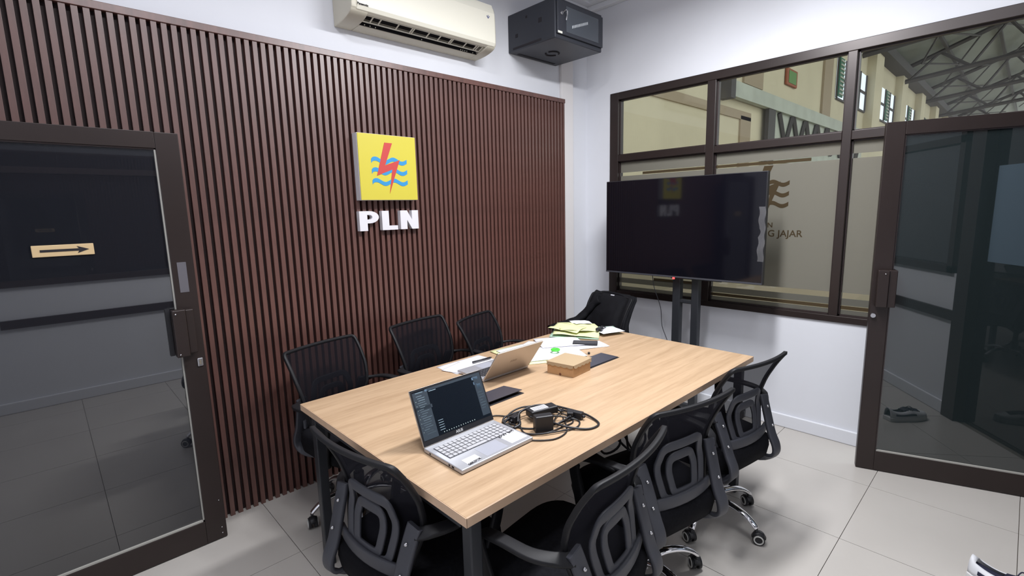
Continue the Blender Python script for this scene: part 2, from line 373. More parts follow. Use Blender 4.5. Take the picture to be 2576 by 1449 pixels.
# ------------------------------------------------------------------ doors
def door_leaf(name, L, H, glassm, loc, rz, free_sign=1):
    # leaf in local XZ plane, free edge at x=0 going to x=-L (hinge); front faces -y
    d = structE(name, loc, rz); st = 0.085; t = 0.04
    S_ = free_sign
    def B(nm, lo, hi, m, par, bev=0): return globals()['B'](nm, (lo[0], min(lo[1]*S_, hi[1]*S_), lo[2]), (hi[0], max(lo[1]*S_, hi[1]*S_), hi[2]), m, par, bev)
    B('stile', (-st, 0, 0.004), (0, t, H), ALU, d, 0.003); B('stile', (-L, 0, 0.004), (-L+st, t, H), ALU, d, 0.003)
    B('rail', (-L+st, 0, H-0.067), (-st, t, H), ALU, d, 0.002); B('rail', (-L+st, 0, 0.004), (-st, t, 0.118), ALU, d, 0.002)
    B('door_glass', (-L+st, 0.016, 0.118), (-st, 0.022, H-0.067), glassm, d)
    x0, x1, z0, z1 = -L+st, -st, 0.118, H-0.067
    B('glazing_bead', (x0, 0.006, z0), (x1, 0.016, z0+0.008), BEAD, d); B('glazing_bead', (x0, 0.006, z1-0.005), (x1, 0.016, z1), ALUD, d)
    B('glazing_bead', (x1-0.006, 0.006, z0), (x1, 0.016, z1), BEAD if name == 'door_1' else ALUD, d); B('glazing_bead', (x0, 0.006, z0), (x0+0.006, 0.016, z1), ALUD, d)
    return d
d1 = door_leaf('door_1', 0.9, 1.893, DGLASS, (-3.105, -0.168, 0), 0)
# pull handle: folded box section beside the stile
h = obj('handle', MB().box((-0.112, -0.045, 0.932), (-0.062, 0.0, 1.142)).box((-0.062, -0.03, 0.94), (-0.03, 0.0, 1.138)), ALU, d1, 0.004)
for z in (0.945, 1.125): obj('handle_screw', MB().sphere((-0.1, -0.046, z), 0.004, 8), SCREW, h)
B('handle_reflection', (-0.128, 0.004, 0.935), (-0.112, 0.016, 1.146), BLK, d1)  # black strip standing in for the handle's reflection in the glass
B('tape_patch', (-0.064, -0.0015, 1.212), (-0.03, 0.0, 1.345), mat('grey_tape', (0.11, 0.105, 0.12), 0.5), d1)
lk = obj('lock', MB().box((-0.034, -0.006, 0.868), (-0.012, 0.0, 0.906)), SCREW, d1, 0.008)
obj('key_slot', MB().box((-0.026, -0.008, 0.878), (-0.02, -0.0055, 0.896)), mat('lock_core', (0.5, 0.45, 0.35), 0.4, metal=1), lk)
sg = B('arrow_sign', (-0.51, 0.010, 1.402), (-0.33, 0.016, 1.446), mat('tan_sign', (0.60, 0.44, 0.24), 0.5), d1, 0.002, label='tan sign with a black arrow pointing right')
sg.rotation_euler = (0, 0, 0)
q = MB(); q.prism([(-0.487, 1.420), (-0.375, 1.420), (-0.380, 1.411), (-0.345, 1.4245), (-0.380, 1.438), (-0.375, 1.429), (-0.487, 1.429)], 0.0085, 0.0102, lambda u, v, d: (u, d, v))
obj('arrow', q, DARK, sg)
q = MB()
for z in (0.03, 0.06, 0.2): q.sphere((-0.02, 0.0, z), 0.003, 8)
obj('rivet', q, SCREW, d1)['kind'] = 'stuff'
ang = math.atan2(-0.947, 0.322)
d2 = door_leaf('door_2', 0.9, 1.942, DGLASS2, (-0.303, -2.152, 0), ang+math.pi, -1)
# local +x now points from hinge to free edge; room side must be -y local
h = obj('handle', MB().box((-0.068, 0.0, 0.965), (-0.018, 0.045, 1.167)).box((-0.105, -0.014, 0.965), (-0.068, 0.035, 1.167)), ALU, d2, 0.003)
obj('handle_screw', MB().sphere((-0.05, 0.046, 1.148), 0.004, 8), SCREW, h)
obj('lock', MB().cyl((-0.016, 0.0, 0.912), (-0.016, 0.016, 0.912), 0.012, 12), SCREW, d2)

# ------------------------------------------------------------------ air conditioner
ac = thing('air_conditioner', 'aged cream split air conditioner mounted above the slatted panel', 'air conditioner', (-1.74, 0.05, 2.56))
AX0, AX1 = -2.262, -1.248
def smooth2(P, n=4): return [(q_.x, q_.y) for q_ in crom([(a, b, 0) for a, b in P], n)]
prof = [(0.05, 2.562), (0.0, 2.563), (-0.055, 2.567), (-0.10, 2.574), (-0.14, 2.586), (-0.162, 2.604), (-0.170, 2.635), (-0.165, 2.80), (-0.14, 2.855), (-0.10, 2.87), (0.05, 2.87)]
prof = [prof[0]]+smooth2(prof[1:-1])+[prof[-1]]
q = MB(); q.prism(prof, AX0, AX0+0.10, lambda u, v, d: (d, u, v)); q.prism(prof, AX1-0.07, AX1, lambda u, v, d: (d, u, v))
mid = [(0.05, 2.562), (0.0, 2.563), (-0.05, 2.567), (-0.03, 2.612), (-0.09, 2.64), (-0.150, 2.632), (-0.162, 2.636), (-0.168, 2.66), (-0.165, 2.80), (-0.14, 2.855), (-0.10, 2.87), (0.05, 2.87)]
q.prism(mid, AX0+0.10, AX1-0.07, lambda u, v, d: (d, u, v))
ch(obj('housing', q, ACD, None, 0.006), ac)
q = MB(); fp = [(-0.142, 2.594), (-0.166, 2.603), (-0.176, 2.622), (-0.174, 2.80), (-0.148, 2.862), (-0.144, 2.86), (-0.166, 2.80), (-0.168, 2.625), (-0.160, 2.608), (-0.140, 2.600)]
q.prism(fp, AX0+0.03, AX1-0.012, lambda u, v, d: (d, u, v)); ch(obj('front_panel', q, ACW, None, 0.003), ac)
q = MB(); q.add([(AX0+0.101, -0.05, 2.5685), (AX1-0.071, -0.05, 2.5685), (AX1-0.071, -0.031, 2.611), (AX0+0.101, -0.031, 2.611)], [(0, 1, 2, 3)])
q.add([(AX0+0.101, -0.031, 2.611), (AX1-0.071, -0.031, 2.611), (AX1-0.071, -0.09, 2.638), (AX0+0.101, -0.09, 2.638), (AX0+0.101, -0.149, 2.630), (AX1-0.071, -0.149, 2.630)], [(0, 1, 2, 3), (3, 2, 5, 4)])
ch(obj('outlet_cavity', q, DARK), ac)
L0, L1 = AX0+0.105, AX1-0.075
def acb(s_, t_): return (-0.130+0.064*t_, 2.604-0.024*t_)
q = MB()
for t_ in (0.12, 0.86):
    y, z = acb(0, t_); q.tube([(L0, y, z), (L1, y, z)], 0.0045, 6)
rib = [0.0, 0.055, 0.115, 0.25, 0.36, 0.375, 0.50, 0.60, 0.70, 0.715, 0.84, 0.94, 0.96, 1.0]
for r_ in rib:
    xx = L0+(L1-L0)*r_; a = acb(0, 0.12); b = acb(0, 0.86); q.tube([(xx, a[0], a[1]), (xx, b[0], b[1])], 0.004, 6)
ch(obj('louvre', q, ACW, None, label='slim white louvre grille'), ac)
for r_ in (0.03, 0.07, 0.11, 0.48, 0.84, 0.86, 0.88, 0.9, 0.96): ch(obj('pin', MB().sphere((L0+(L1-L0)*r_, -0.055, 2.574), 0.0035, 6), ACW), ac)
ch(text_obj('lettering', 'Panasonic', 0.016, DARK, None, MXZ(AX0+0.03, -0.1772, 2.622), 0.0003, 0.0006), ac)
q = MB()
for k in (-1, 0, 1): q.tube([(AX1-0.07, -0.1765, 2.762), (AX1-0.07+0.012*k, -0.1765, 2.782-abs(k)*0.005)], 0.0018, 6)
ch(obj('emblem', q, mat('blue_print', (0.12, 0.14, 0.3), 0.5)), ac)

# ------------------------------------------------------------------ network cabinet
rk = thing('network_cabinet', 'dark grey wall-mounted network cabinet in the room corner', 'cabinet', (-0.68, 0.05, 2.65))
RX0, RX1, RY0, RY1, RZ0, RZ1 = -0.928, -0.408, -0.405, 0.048, 2.672, 2.93
ch(B('case', (RX0, RY0, RZ0), (RX1, RY1, RZ1), RACK, None, 0.006), rk)
dr = ch(B('door', (RX0+0.012, RY0-0.014, RZ0+0.028), (RX1-0.004, RY0, RZ1-0.02), RACK, None, 0.004), rk)
def chd(o, par, root): o.parent = par; return o
B('glass', (RX0+0.10, RY0-0.0165, RZ0+0.05), (RX1-0.06, RY0-0.013, RZ1-0.045), RACKG, dr, 0.004)
q = MB(); q.tube([(RX0+0.06, RY0-0.02, RZ1-0.095), (RX0+0.062, RY0-0.045, RZ1-0.085), (RX0+0.075, RY0-0.045, RZ1-0.09), (RX0+0.085, RY0-0.035, RZ1-0.115), (RX0+0.085, RY0-0.028, RZ1-0.14)], 0.004, 6)
q.cyl((RX0+0.05, RY0-0.012, RZ1-0.1), (RX0+0.05, RY0-0.022, RZ1-0.1), 0.011, 12)
obj('key', q, SCREW, dr)
q = MB()
for k in range(12):
    xx = RX0+0.16+k*0.015; zz = RZ0+0.085+k*0.0055
    q.box((xx, RY0-0.0175, zz), (xx+0.008, RY0-0.0163, zz+0.018))
obj('vent_slots', q, mat('slot_grey', (0.5, 0.53, 0.56), 0.5), dr)['kind'] = 'stuff'
B('name_plate', (RX0+0.014, RY0-0.0155, RZ0+0.03), (RX0+0.058, RY0-0.0138, RZ0+0.044), mat('ivory_plate', (0.75, 0.75, 0.68), 0.5), dr)
for (yy, zz, r_) in ((-0.04, 0.10, 0.012), (-0.27, 0.145, 0.015), (-0.14, 0.2, 0.008)): ch(B('knockout', (RX0-0.0015, yy-r_, RZ0+zz-r_), (RX0+0.001, yy+r_, RZ0+zz+r_), DARK), rk)
ch(B('side_slot', (RX0-0.0015, -0.28, RZ0+0.012), (RX0+0.001, 0.0, RZ0+0.026), DARK), rk)
ccx, ccy = -0.68, -0.16
for a0, a1 in ((0.2, 2.6), (3.3, 5.8)):
    q = MB(); q.tube([(ccx+0.05*math.cos(a0+(a1-a0)*k/8), ccy+0.05*math.sin(a0+(a1-a0)*k/8), RZ0-0.001) for k in range(9)], 0.006, 6)
    ch(obj('cable_knockout', q, DARK), rk)
ch(B('bottom_slot', (RX0+0.06, RY1-0.05, RZ0-0.002), (RX1-0.06, RY1-0.03, RZ0+0.002), DARK), rk)

# ------------------------------------------------------------------ sign
sgn = thing('company_sign_box', 'square yellow sign box with red lightning bolt over blue waves', 'sign', (-2.036, 0, 1.614))
SX0, SX1, SZ0, SZ1 = -2.228, -1.846, 1.612, 1.99
ch(B('box', (SX0, -0.055, SZ0), (SX1, -0.001, SZ1), SIGNW, None, 0.002, label='white sides of the sign box'), sgn)
fc = ch(B('face', (SX0+0.002, -0.060, SZ0+0.002), (SX1-0.002, -0.055, SZ1-0.002), YEL), sgn)
fs = lambda u, v, d: (SX0+0.38*u, -0.0600-d, SZ1-0.376*v)
emblem(fs, fs, BLUE, RED, fc, 0.0, 0.002, 1)
def letter(name, polys, x0, wd, lab):
    z0, hh = 1.435, 0.115; o = MB()
    for pl in polys: o.prism([(x0+a*wd, z0+b*hh) for a, b in pl], -0.033, -0.001, lambda u, v, d: (u, d, v))
    return tag(obj(name, o, SIGNW, None, 0.0), lab, 'sign letter', 'raised white letters under the yellow sign')
arcs = []
N_ = 10
for k in range(N_):
    a0, a1 = math.pi/2-math.pi*k/N_, math.pi/2-math.pi*(k+1)/N_
    pt = lambda a, ro, rv: (0.52+ro*math.cos(a), 0.69+rv*math.sin(a))
    arcs.append([pt(a0, 0.48, 0.31), pt(a1, 0.48, 0.31), pt(a1, 0.14, 0.12), pt(a0, 0.14, 0.12)])
letter('letter', [[(0, 0), (0.4, 0), (0.4, 1), (0, 1)], [(0.4, 0.81), (0.52, 0.81), (0.52, 1), (0.4, 1)], [(0.4, 0.38), (0.52, 0.38), (0.52, 0.57), (0.4, 0.57)]]+arcs, -2.234, 0.125, 'raised white letter P, first of three under the yellow sign')
letter('letter', [[(0, 0), (1, 0), (1, 0.22), (0.44, 0.22), (0.44, 1), (0, 1)]], -2.088, 0.105, 'raised white letter L, between the other two letters under the yellow sign')
letter('letter', [[(0, 0), (0.36, 0), (0.36, 0.5), (0.63, 0), (1, 0), (1, 1), (0.64, 1), (0.64, 0.5), (0.37, 1), (0, 1)]], -1.962, 0.128, 'raised white letter N, last of three under the yellow sign')

# ------------------------------------------------------------------ table
TX0, TX1, TY0, TY1, TZ = -2.88, -0.966, -1.789, -0.669, 0.75
tb = thing('conference_table', 'long light oak conference table with black steel legs', 'table', (-1.92, -1.23, 0))
ch(B('tabletop', (TX0+0.001, TY0+0.001, 0.7215), (TX1-0.001, TY1-0.001, TZ), WOOD, None, 0.001), tb)
q = MB(); q.box((TX0-0.0008, TY0-0.0008, 0.722), (TX0+0.0012, TY1+0.0008, TZ-0.001)).box((TX1-0.0012, TY0-0.0008, 0.722), (TX1+0.0008, TY1+0.0008, TZ-0.001))
q.box((TX0, TY0-0.0008, 0.722), (TX1, TY0+0.0012, TZ-0.001)).box((TX0, TY1-0.0012, 0.722), (TX1, TY1+0.0008, TZ-0.001))
ch(obj('edge_band', q, WOODE), tb)
for lx in (-2.83, -1.03):
    for ly in (-0.71, -1.745):
        ch(B('leg', (lx-0.020, ly-0.020, 0.0), (lx+0.020, ly+0.020, 0.72), LEGM, None, 0.004), tb)
for ly in (-0.90, -1.56): ch(B('apron_rail', (-2.805, ly-0.02, 0.675), (-1.055, ly+0.02, 0.72), LEGM, None, 0.002), tb)
for lx in (-2.83, -1.03): ch(B('apron_rail', (lx-0.02, -1.72, 0.675), (lx+0.02, -0.735, 0.72), LEGM, None, 0.002), tb)
for (fx0, fx1, fy0, fy1, tilt) in ((-2.41, -2.16, -1.272, -1.155, 0.10), (-1.70, -1.452, -1.280, -1.172, 0.0)):
    bx = ch(B('cable_box_rim', (fx0-0.006, fy0-0.006, TZ), (fx1+0.006, fy1+0.006, TZ+0.0015), DARK), tb)
    T = Matrix.Translation((fx0, fy1, TZ+0.003)) @ Matrix.Rotation(-tilt, 4, 'X')
    B('cable_flap', (0, -(fy1-fy0), 0), (fx1-fx0, 0, 0.003), mat('anthracite_flap', (0.045, 0.045, 0.06), 0.4), bx, 0.001, T=T)

# ------------------------------------------------------------------ chairs
def yb(z):      # back surface, local y
    if z < 0.62: return -0.178+0.03*(z-0.47)/0.15
    t = (z-0.62)/0.25; return -0.148-0.115*t**1.7
def hw(z):      # half width of back
    t = max(0, min(1, (z-0.46)/0.40))
    return 0.160+0.054*math.sin(min(1, t*1.2)*math.pi/2)
def bs(u, z, off=0): # u in -1..1
    w_ = hw(z); return (u*w_, yb(z)+0.028*(u*u)+off, z)
def bsx(x, z, off=0):
    w_ = hw(z); return (x, yb(z)+0.028*(x/w_)**2+off, z)
def rounded(pts, r, n=4):
    out = []; N = len(pts)
    for i in range(N):
        p0, p1, p2 = Vector(pts[i-1]+(0,)), Vector(pts[i]+(0,)), Vector(pts[(i+1) % N]+(0,))
        a = p1+(p0-p1).normalized()*r; b = p1+(p2-p1).normalized()*r
        for k in range(n+1):
            t = k/n; q_ = a*(1-t)**2+p1*2*t*(1-t)+b*t*t; out.append((q_.x, q_.y))
    return out
RS = [(-1, -0.55), (-0.8, -0.7), (0.8, -0.7), (1, -0.55), (1, 0.55), (0.8, 0.7), (-0.8, 0.7), (-1, 0.55)]
def flat(w_, t_): return [(a*w_, b*t_/0.7) for a, b in RS]
def sub(path, n):
    out = []
    N = len(path)
    for i in range(N):
        a, b = path[i], path[(i+1) % N]
        d = math.hypot(b[0]-a[0], b[1]-a[1]); m_ = max(1, int(d/n))
        for k in range(m_): out.append((a[0]+(b[0]-a[0])*k/m_, a[1]+(b[1]-a[1])*k/m_))
    return out
def make_chair(label, group):
    c = thing('office_chair', label, 'chair', group=group)
    # seat
    def seatf(u, v):
        a = 2*math.pi*u; e = 0.42
        cx = math.copysign(abs(math.cos(a))**e, math.cos(a)); cy = math.copysign(abs(math.sin(a))**e, math.sin(a))
        prof_ = [(0, 0.350), (0.80, 0.350), (0.97, 0.368), (1.0, 0.41), (0.985, 0.45), (0.90, 0.470), (0.55, 0.477), (0, 0.478)]
        r_, z_ = prof_[round(v*7)]
        y_ = 0.016+0.230*cy*r_
        z_ += -0.02*max(0, (y_-0.15)/0.1)*(1 if z_ > 0.4 else 0.4)
        return (0.235*cx*r_*(1-0.06*(cy < 0)), y_, z_)
    q = MB().grid(seatf, 36, 7, True, True); obj('seat', q, FAB, c)
    B('seat_plate', (-0.11, -0.12, 0.345), (0.11, 0.14, 0.377), BLKM, c, 0.006)
    lv = obj('tilt_lever', MB().tube([(0.1, 0.03, 0.355), (0.2, 0.04, 0.352), (0.26, 0.04, 0.35)], 0.005, 6), BLK, c)
    # base
    obj('gas_column', MB().cyl((0, 0, 0.09), (0, 0, 0.20), 0.027, 16).cyl((0, 0, 0.20), (0, 0, 0.35), 0.019, 16), BLKM, c)
    obj('base_hub', MB().cyl((0, 0, 0.075), (0, 0, 0.125), 0.034, 18), CHROME, c, 0.003)
    for k in range(5):
        a = -math.pi/2+k*2*math.pi/5; ca, sa = math.cos(a), math.sin(a)
        P = [(0.025, 0.105), (0.09, 0.122), (0.16, 0.118), (0.215, 0.098), (0.252, 0.07)]
        path = crom([(ca*r_, sa*r_, z_) for r_, z_ in P], 4); n_ = len(path)
        lg = obj('base_leg', MB().tube(path, [0.0235-0.008*i/(n_-1) for i in range(n_)], 10, ell=0.62), CHROME, c)
        wx, wy = ca*0.25, sa*0.25; sw = a+0.5+k*0.9
        T = Matrix.Translation((wx, wy, 0.027)) @ Matrix.Rotation(sw, 4, 'Z')
        q = MB()
        for s_ in (-1, 1): q.cyl(T @ Vector((0.012, s_*0.006, 0)), T @ Vector((0.012, s_*0.021, 0)), 0.026, 18)
        obj('castor', q.cyl((wx, wy, 0.03), (wx, wy, 0.075), 0.007, 8).tube([T @ Vector((0.012+0.028*math.cos(t), 0, 0.028*math.sin(t))) for t in (0.2, 0.9, 1.6, 2.3, 3.0)], 0.016, 8, ell=0.25, upv=(0, 0, 1)), BLK, lg)
        for s_ in (-1, 1):
            q = MB(); q.tube([T @ Vector((0.012+0.0185*math.cos(t*math.pi/9), s_*0.0215, 0.0185*math.sin(t*math.pi/9))) for t in range(18)], 0.0032, 6, closed=True, upv=T.to_3x3() @ Vector((0, 1, 0)))
            obj('castor_rim', q, GREYW, lg)
    # back frame + mesh
    tr = 0.86
    outl = [(-0.150, 0.465), (0.150, 0.465), (hw(0.60), 0.60), (hw(0.72), 0.72), (hw(0.80), 0.80), (hw(tr), tr), (-hw(tr), tr), (-hw(0.80), 0.80), (-hw(0.72), 0.72), (-hw(0.60), 0.60)]
    ol = sub(rounded(outl, 0.018, 4), 0.03)
    path = [bsx(a, b) for a, b in ol]
    obj('back_frame', MB().tube(path, 1, 8, closed=True, upv=(0, -1, 0.1), sect=flat(0.0075, 0.008)), BLKF, c)
    def mf(u, v):
        z_ = 0.468+(tr-0.006-0.468)*v; w_ = hw(z_)-0.006
        if z_ < 0.6: w_ = min(w_, 0.150+(hw(0.6)-0.150)*(z_-0.465)/0.135-0.004)
        if z_ > tr-0.02: w_ -= 0.01*(z_-tr+0.02)/0.02
        x_ = (2*u-1)*w_; b_ = bsx(x_, z_); return b_
    obj('back_mesh', MB().grid(mf, 10, 12), WEAVE, c)
    # lumbar support
    def loop(pts, wd, off, r_=0.03):
        l_ = sub(rounded(pts, r_, 4), 0.025)
        return MB().tube([bsx(a, b, off) for a, b in l_], 1, 8, closed=True, upv=(0, -1, 0.1), sect=flat(wd, 0.0045))
    lum = obj('lumbar_support', loop([(-0.098, 0.495), (0.098, 0.495), (0.120, 0.60), (0.096, 0.690), (-0.096, 0.690), (-0.120, 0.60)], 0.0150, -0.020, 0.028), BLKG, c)
    obj('inner_loop', loop([(-0.055, 0.508), (0.055, 0.508), (0.070, 0.595), (0.052, 0.640), (-0.052, 0.640), (-0.070, 0.595)], 0.0150, -0.021, 0.022), BLKG, lum)
    obj('cross_bar', MB().tube([bsx(-0.172+0.0344*k, 0.488, -0.026) for k in range(11)], 1, 8, upv=(0, -1, 0), sect=flat(0.022, 0.007)), BLKG, lum)
    for s_ in (-1, 1):
        bp = [(s_*0.190, -0.146, 0.638), (s_*0.185, -0.158, 0.605), (s_*0.178, -0.182, 0.535), (s_*0.174, -0.205, 0.465), (s_*0.174, -0.228, 0.415), (s_*0.174, -0.228, 0.374), (s_*0.168, -0.195, 0.348), (s_*0.15, -0.12, 0.342), (s_*0.10, -0.04, 0.348)]
        br = obj('bracket', MB().tube(crom(bp, 4), 1, 8, upv=(0, -1, 0.02), sect=flat(0.027, 0.008)), BLKG, c, 0)
        for z_, y_ in ((0.590, -0.175), (0.505, -0.203)): obj('screw', MB().sphere((s_*0.180, y_, z_), 0.0065, 10), SCREW, br)
        ap = [(s_*0.196, -0.150, 0.615), (s_*0.238, -0.12, 0.628), (s_*0.268, -0.06, 0.634), (s_*0.27, 0.04, 0.635), (s_*0.268, 0.11, 0.625), (s_*0.262, 0.135, 0.585), (s_*0.255, 0.115, 0.50), (s_*0.245, 0.09, 0.41), (s_*0.225, 0.07, 0.362), (s_*0.16, 0.05, 0.356), (s_*0.10, 0.05, 0.358)]
        apc = crom(ap, 4)
        obj('armrest', MB().tube(apc, 1, 8, upv=lambda i, s_=s_: (s_*0.98, 0.0, 0.2) if i > 18 else ((0.0, -0.5, 1) if i > 3 else (0, -1, 1)), sect=flat(0.019, 0.008)), BLKF, c)
    return c
def yaw(f): return math.atan2(f[1], f[0])-math.pi/2
G1 = 'mesh-backed office chairs around the table'
proto = make_chair('black mesh office chair in the foreground at the near corner, seat fully visible', G1)
proto.location = (-2.495, -1.80, 0); proto.rotation_euler = (0, 0, yaw((-0.12, 0.99)))
dup(proto, (-1.955, -1.755, 0), yaw((0.20, 0.965)), 'black mesh office chair on the near long side, middle of the three', G1)
dup(proto, (-1.345, -1.745, 0), yaw((0.16, 0.98)), 'black mesh office chair on the near long side, closest to the white window wall', G1)
dup(proto, (-2.78, -1.37, 0), yaw((0.99, 0.11)), 'black mesh office chair at the near short end of the table', G1)
dup(proto, (-2.53, -0.41, 0), yaw((0.23, -0.97)), 'black mesh office chair against the slats, nearest the left glass door', G1)
dup(proto, (-1.905, -0.34, 0), yaw((0.157, -0.99)), 'black mesh office chair against the slats, right below the raised white letters', G1)
c6 = dup(proto, (-1.445, -0.375, 0), yaw((0.32, -0.947)), 'black mesh office chair against the slats, farthest right and partly overlapped', G1); c6.scale = (0.975, 0.975, 0.96)
dup(proto, (-0.655, -0.485, 0), yaw((-0.97, 0.20)), 'black mesh office chair at the far corner, hidden under a black jacket', G1)

# jacket draped over the far chair
def jk(u, v):
    a = 2*math.pi*u; z_ = 0.40+0.475*v
    wdt = 0.245-0.022*v
    dep = 0.050-0.022*v+0.006*math.sin(7*a+3*v)
    if v > 0.95: wdt -= 0.012; dep *= 0.7
    e = 0.5
    cx = math.copysign(abs(math.cos(a))**e, math.cos(a)); cy = math.copysign(abs(math.sin(a))**e, math.sin(a))
    fold = 0.007*math.sin(7*a+4*v)*(1-0.8*v)+0.004*math.sin(13*a-5*v)
    cyl_ = yb(z_)+0.004
    return (cx*(wdt+fold)-0.012*(1-v), cyl_+cy*(dep+fold), z_+0.006*math.sin(3*a)*(v > 0.9))
jt = thing('jacket', 'black jacket draped over the chair in the far corner', 'jacket', (-0.655, -0.485, 0.0), yaw((-0.97, 0.20)))
q = MB().grid(jk, 60, 18, True, True)
n0 = len(q.v)-60; q.f.append(tuple(range(n0, n0+60))); q.sm.append(True)
obj('body', q, CLOTH, jt)
sl = crom([(0.10, -0.21, 0.82), (0.17, -0.16, 0.75), (0.215, -0.08, 0.665), (0.25, 0.02, 0.635), (0.262, 0.11, 0.625), (0.268, 0.18, 0.618)], 6)
obj('sleeve', MB().tube(sl, [0.066-0.0013*i+0.003*math.sin(i*1.3) for i in range(len(sl))], 14, ell=0.55), CLOTH, jt)
obj('collar', MB().tube(crom([(-0.12, -0.25, 0.868), (-0.04, -0.252, 0.876), (0.05, -0.252, 0.876), (0.13, -0.25, 0.866)], 4), 0.007, 8), CLOTH, jt)
obj('logo_stitch', MB().tube([(-0.135, -0.128, 0.70), (-0.12, -0.128, 0.712), (-0.10, -0.128, 0.717)], 0.003, 6), PAPER, jt)
obj('brand_tag', MB().box((-0.02, -0.235, 0.862), (0.015, -0.228, 0.869)), PAPER, jt)

# ------------------------------------------------------------------ television and stand
tv = thing('television', 'large black flat television on a stand in front of the window', 'television', (-0.35, -1.0, 1.38))
ch(B('cabinet', (-0.349, -1.597, 1.033), (-0.315, -0.415, 1.735), BLK, None, 0.003), tv)
ch(B('screen', (-0.3505, -1.590, 1.046), (-0.349, -0.422, 1.730), TVS), tv)
ch(B('lower_bezel', (-0.353, -1.595, 1.034), (-0.349, -0.417, 1.044), BLKG), tv)
ch(B('rear_bulge', (-0.318, -1.4, 1.08), (-0.299, -0.6, 1.45), BLK, None, 0.01), tv)
q = MB().grid(lambda u, v: (-0.3535-0.004*math.sin(9*v)-0.003*u, -1.560-0.038*u-0.004*math.sin(23*v), 1.18+0.34*v), 3, 24)
ch(obj('loose_film', q, film_mat('clear_wrinkled_film', (0.35, 0.35, 0.37), 0.3, 0.7), None, 0), tv)
ts = thing('television_stand', 'black two-post steel stand carrying the television', 'television stand', (-0.28, -1.06, 0))
for y0, y1 in ((-1.020, -0.962), (-1.158, -1.106)): ch(B('post', (-0.295, y0, 0.06), (-0.245, y1, 1.5), LEGM, None, 0.004), ts)
ch(B('crossbar', (-0.288, -1.11, 0.845), (-0.252, -1.015, 0.868), LEGM, None, 0.002), ts)
ch(B('bracket_bar', (-0.302, -1.32, 1.02), (-0.290, -0.95, 1.032), LEGM, None, 0.001), ts)
ch(B('crossbar', (-0.288, -1.11, 0.25), (-0.252, -1.015, 0.28), LEGM, None, 0.002), ts)
for yy in (-1.40, -0.84):
    ft = ch(B('foot', (-0.47, yy-0.02, 0.055), (-0.03, yy+0.02, 0.085), LEGM, None, 0.003), ts)
    for xx in (-0.44, -0.06): obj('castor', MB().cyl((xx, yy-0.012, 0.026), (xx, yy+0.012, 0.026), 0.026, 16).cyl((xx, yy, 0.03), (xx, yy, 0.056), 0.006, 8), BLK, ft)
ch(B('base_bar', (-0.29, -1.42, 0.056), (-0.25, -0.82, 0.084), LEGM, None, 0.003), ts)
ch(obj('power_light', MB().box((-0.356, -1.006, 1.022), (-0.348, -0.992, 1.034)), LED, None, label='small red light'), tv)
cb = obj('power_cord', MB().tube(crom([(-0.30, -0.80, 1.03), (-0.27, -0.80, 0.93), (-0.17, -0.80, 0.76), (-0.12, -0.79, 0.6), (-0.09, -0.83, 0.45), (-0.12, -0.86, 0.25), (-0.2, -0.9, 0.06), (-0.3, -0.95, 0.004)], 6), 0.0028, 6), BLKG)
tag(cb, 'thin dark power cord hanging from the television beside the stand', 'cord')

# ------------------------------------------------------------------ laptops
def laptop(name, label, loc, rz, W_, D_, lidang, lidh, mb_base, mlid, keym, asus=False):
    # local: front edge at y=0, hinge at y=D_, x from 0..W_ ; user at -y
    t = thing(name, label, 'laptop', loc, rz)
    bs_ = B('base', (0, 0, 0.002), (W_, D_, 0.016), mb_base, t, 0.003)
    q = MB(); rows = 5; cols = 15; kx0, kx1, ky0, ky1 = 0.02, W_-0.02, D_*0.42, D_*0.86
    cw = (kx1-kx0)/cols; rh = (ky1-ky0)/rows
    for r_ in range(rows):
        for c_ in range(cols):
            if r_ == 0 and 4 <= c_ <= 8: continue
            q.box((kx0+c_*cw+0.0016, ky0+r_*rh+0.0018, 0.0161), (kx0+(c_+1)*cw-0.0016, ky0+(r_+1)*rh-0.0018, 0.0178))
    q.box((kx0+4*cw+0.0016, ky0+0.0018, 0.0161), (kx0+9*cw-0.0016, ky0+rh-0.0018, 0.0178))
    B('keyboard_well', (kx0-0.002, ky0-0.002, 0.0158), (kx1+0.002, ky1+0.002, 0.0163), BLKG if keym is KEYS else SILV, bs_)
    kk = obj('keys', q, keym, bs_); kk['kind'] = 'stuff'
    B('touchpad', (W_*0.36, D_*0.06, 0.0158), (W_*0.66, D_*0.38, 0.0163), mat('touchpad_grey', (0.34, 0.35, 0.40), 0.4) , bs_)
    T = Matrix.Translation((0, D_-0.002, 0.016)) @ Matrix.Rotation(-lidang, 4, 'X')   # lid leans back by lidang from vertical
    lid = B('lid', (0, 0.0, 0), (W_, 0.006, lidh), mlid, t, 0.002, T=T)
    B('screen_bezel', (0.001, -0.0012, 0.002), (W_-0.001, 0.0, lidh-0.001), BLK, lid, T=T)
    sc = B('screen', (0.007, -0.0018, 0.02), (W_-0.007, -0.0012, lidh-0.008), SCR, lid, T=T)
    return t, bs_, lid, T
l1, b1, lid1, T1 = laptop('laptop', 'silver laptop open with a dark screen facing the camera', (-2.757, -1.615, TZ), 0.0, 0.308, 0.205, math.radians(23), 0.192, SILV, SILVL, KEYS)
def scrb(name, x0, x1, z0, z1, m, par, off=0.0004):
    return MB().box((x0, -0.0019-off, z0), (x1, -0.0017, z1), T1)
H_ = 0.192; W_ = 0.308
def scr(name, rects, m):
    q = MB()
    for (a, b, c_, d) in rects: q.box((0.007+a*0.294, -0.0019-0.0003, 0.020+(1-d)*0.164), (0.007+b*0.294, -0.0017, 0.020+(1-c_)*0.164), T1)
    o_ = obj(name, q, m, lid1); o_['kind'] = 'stuff'
rr = random.Random(3)
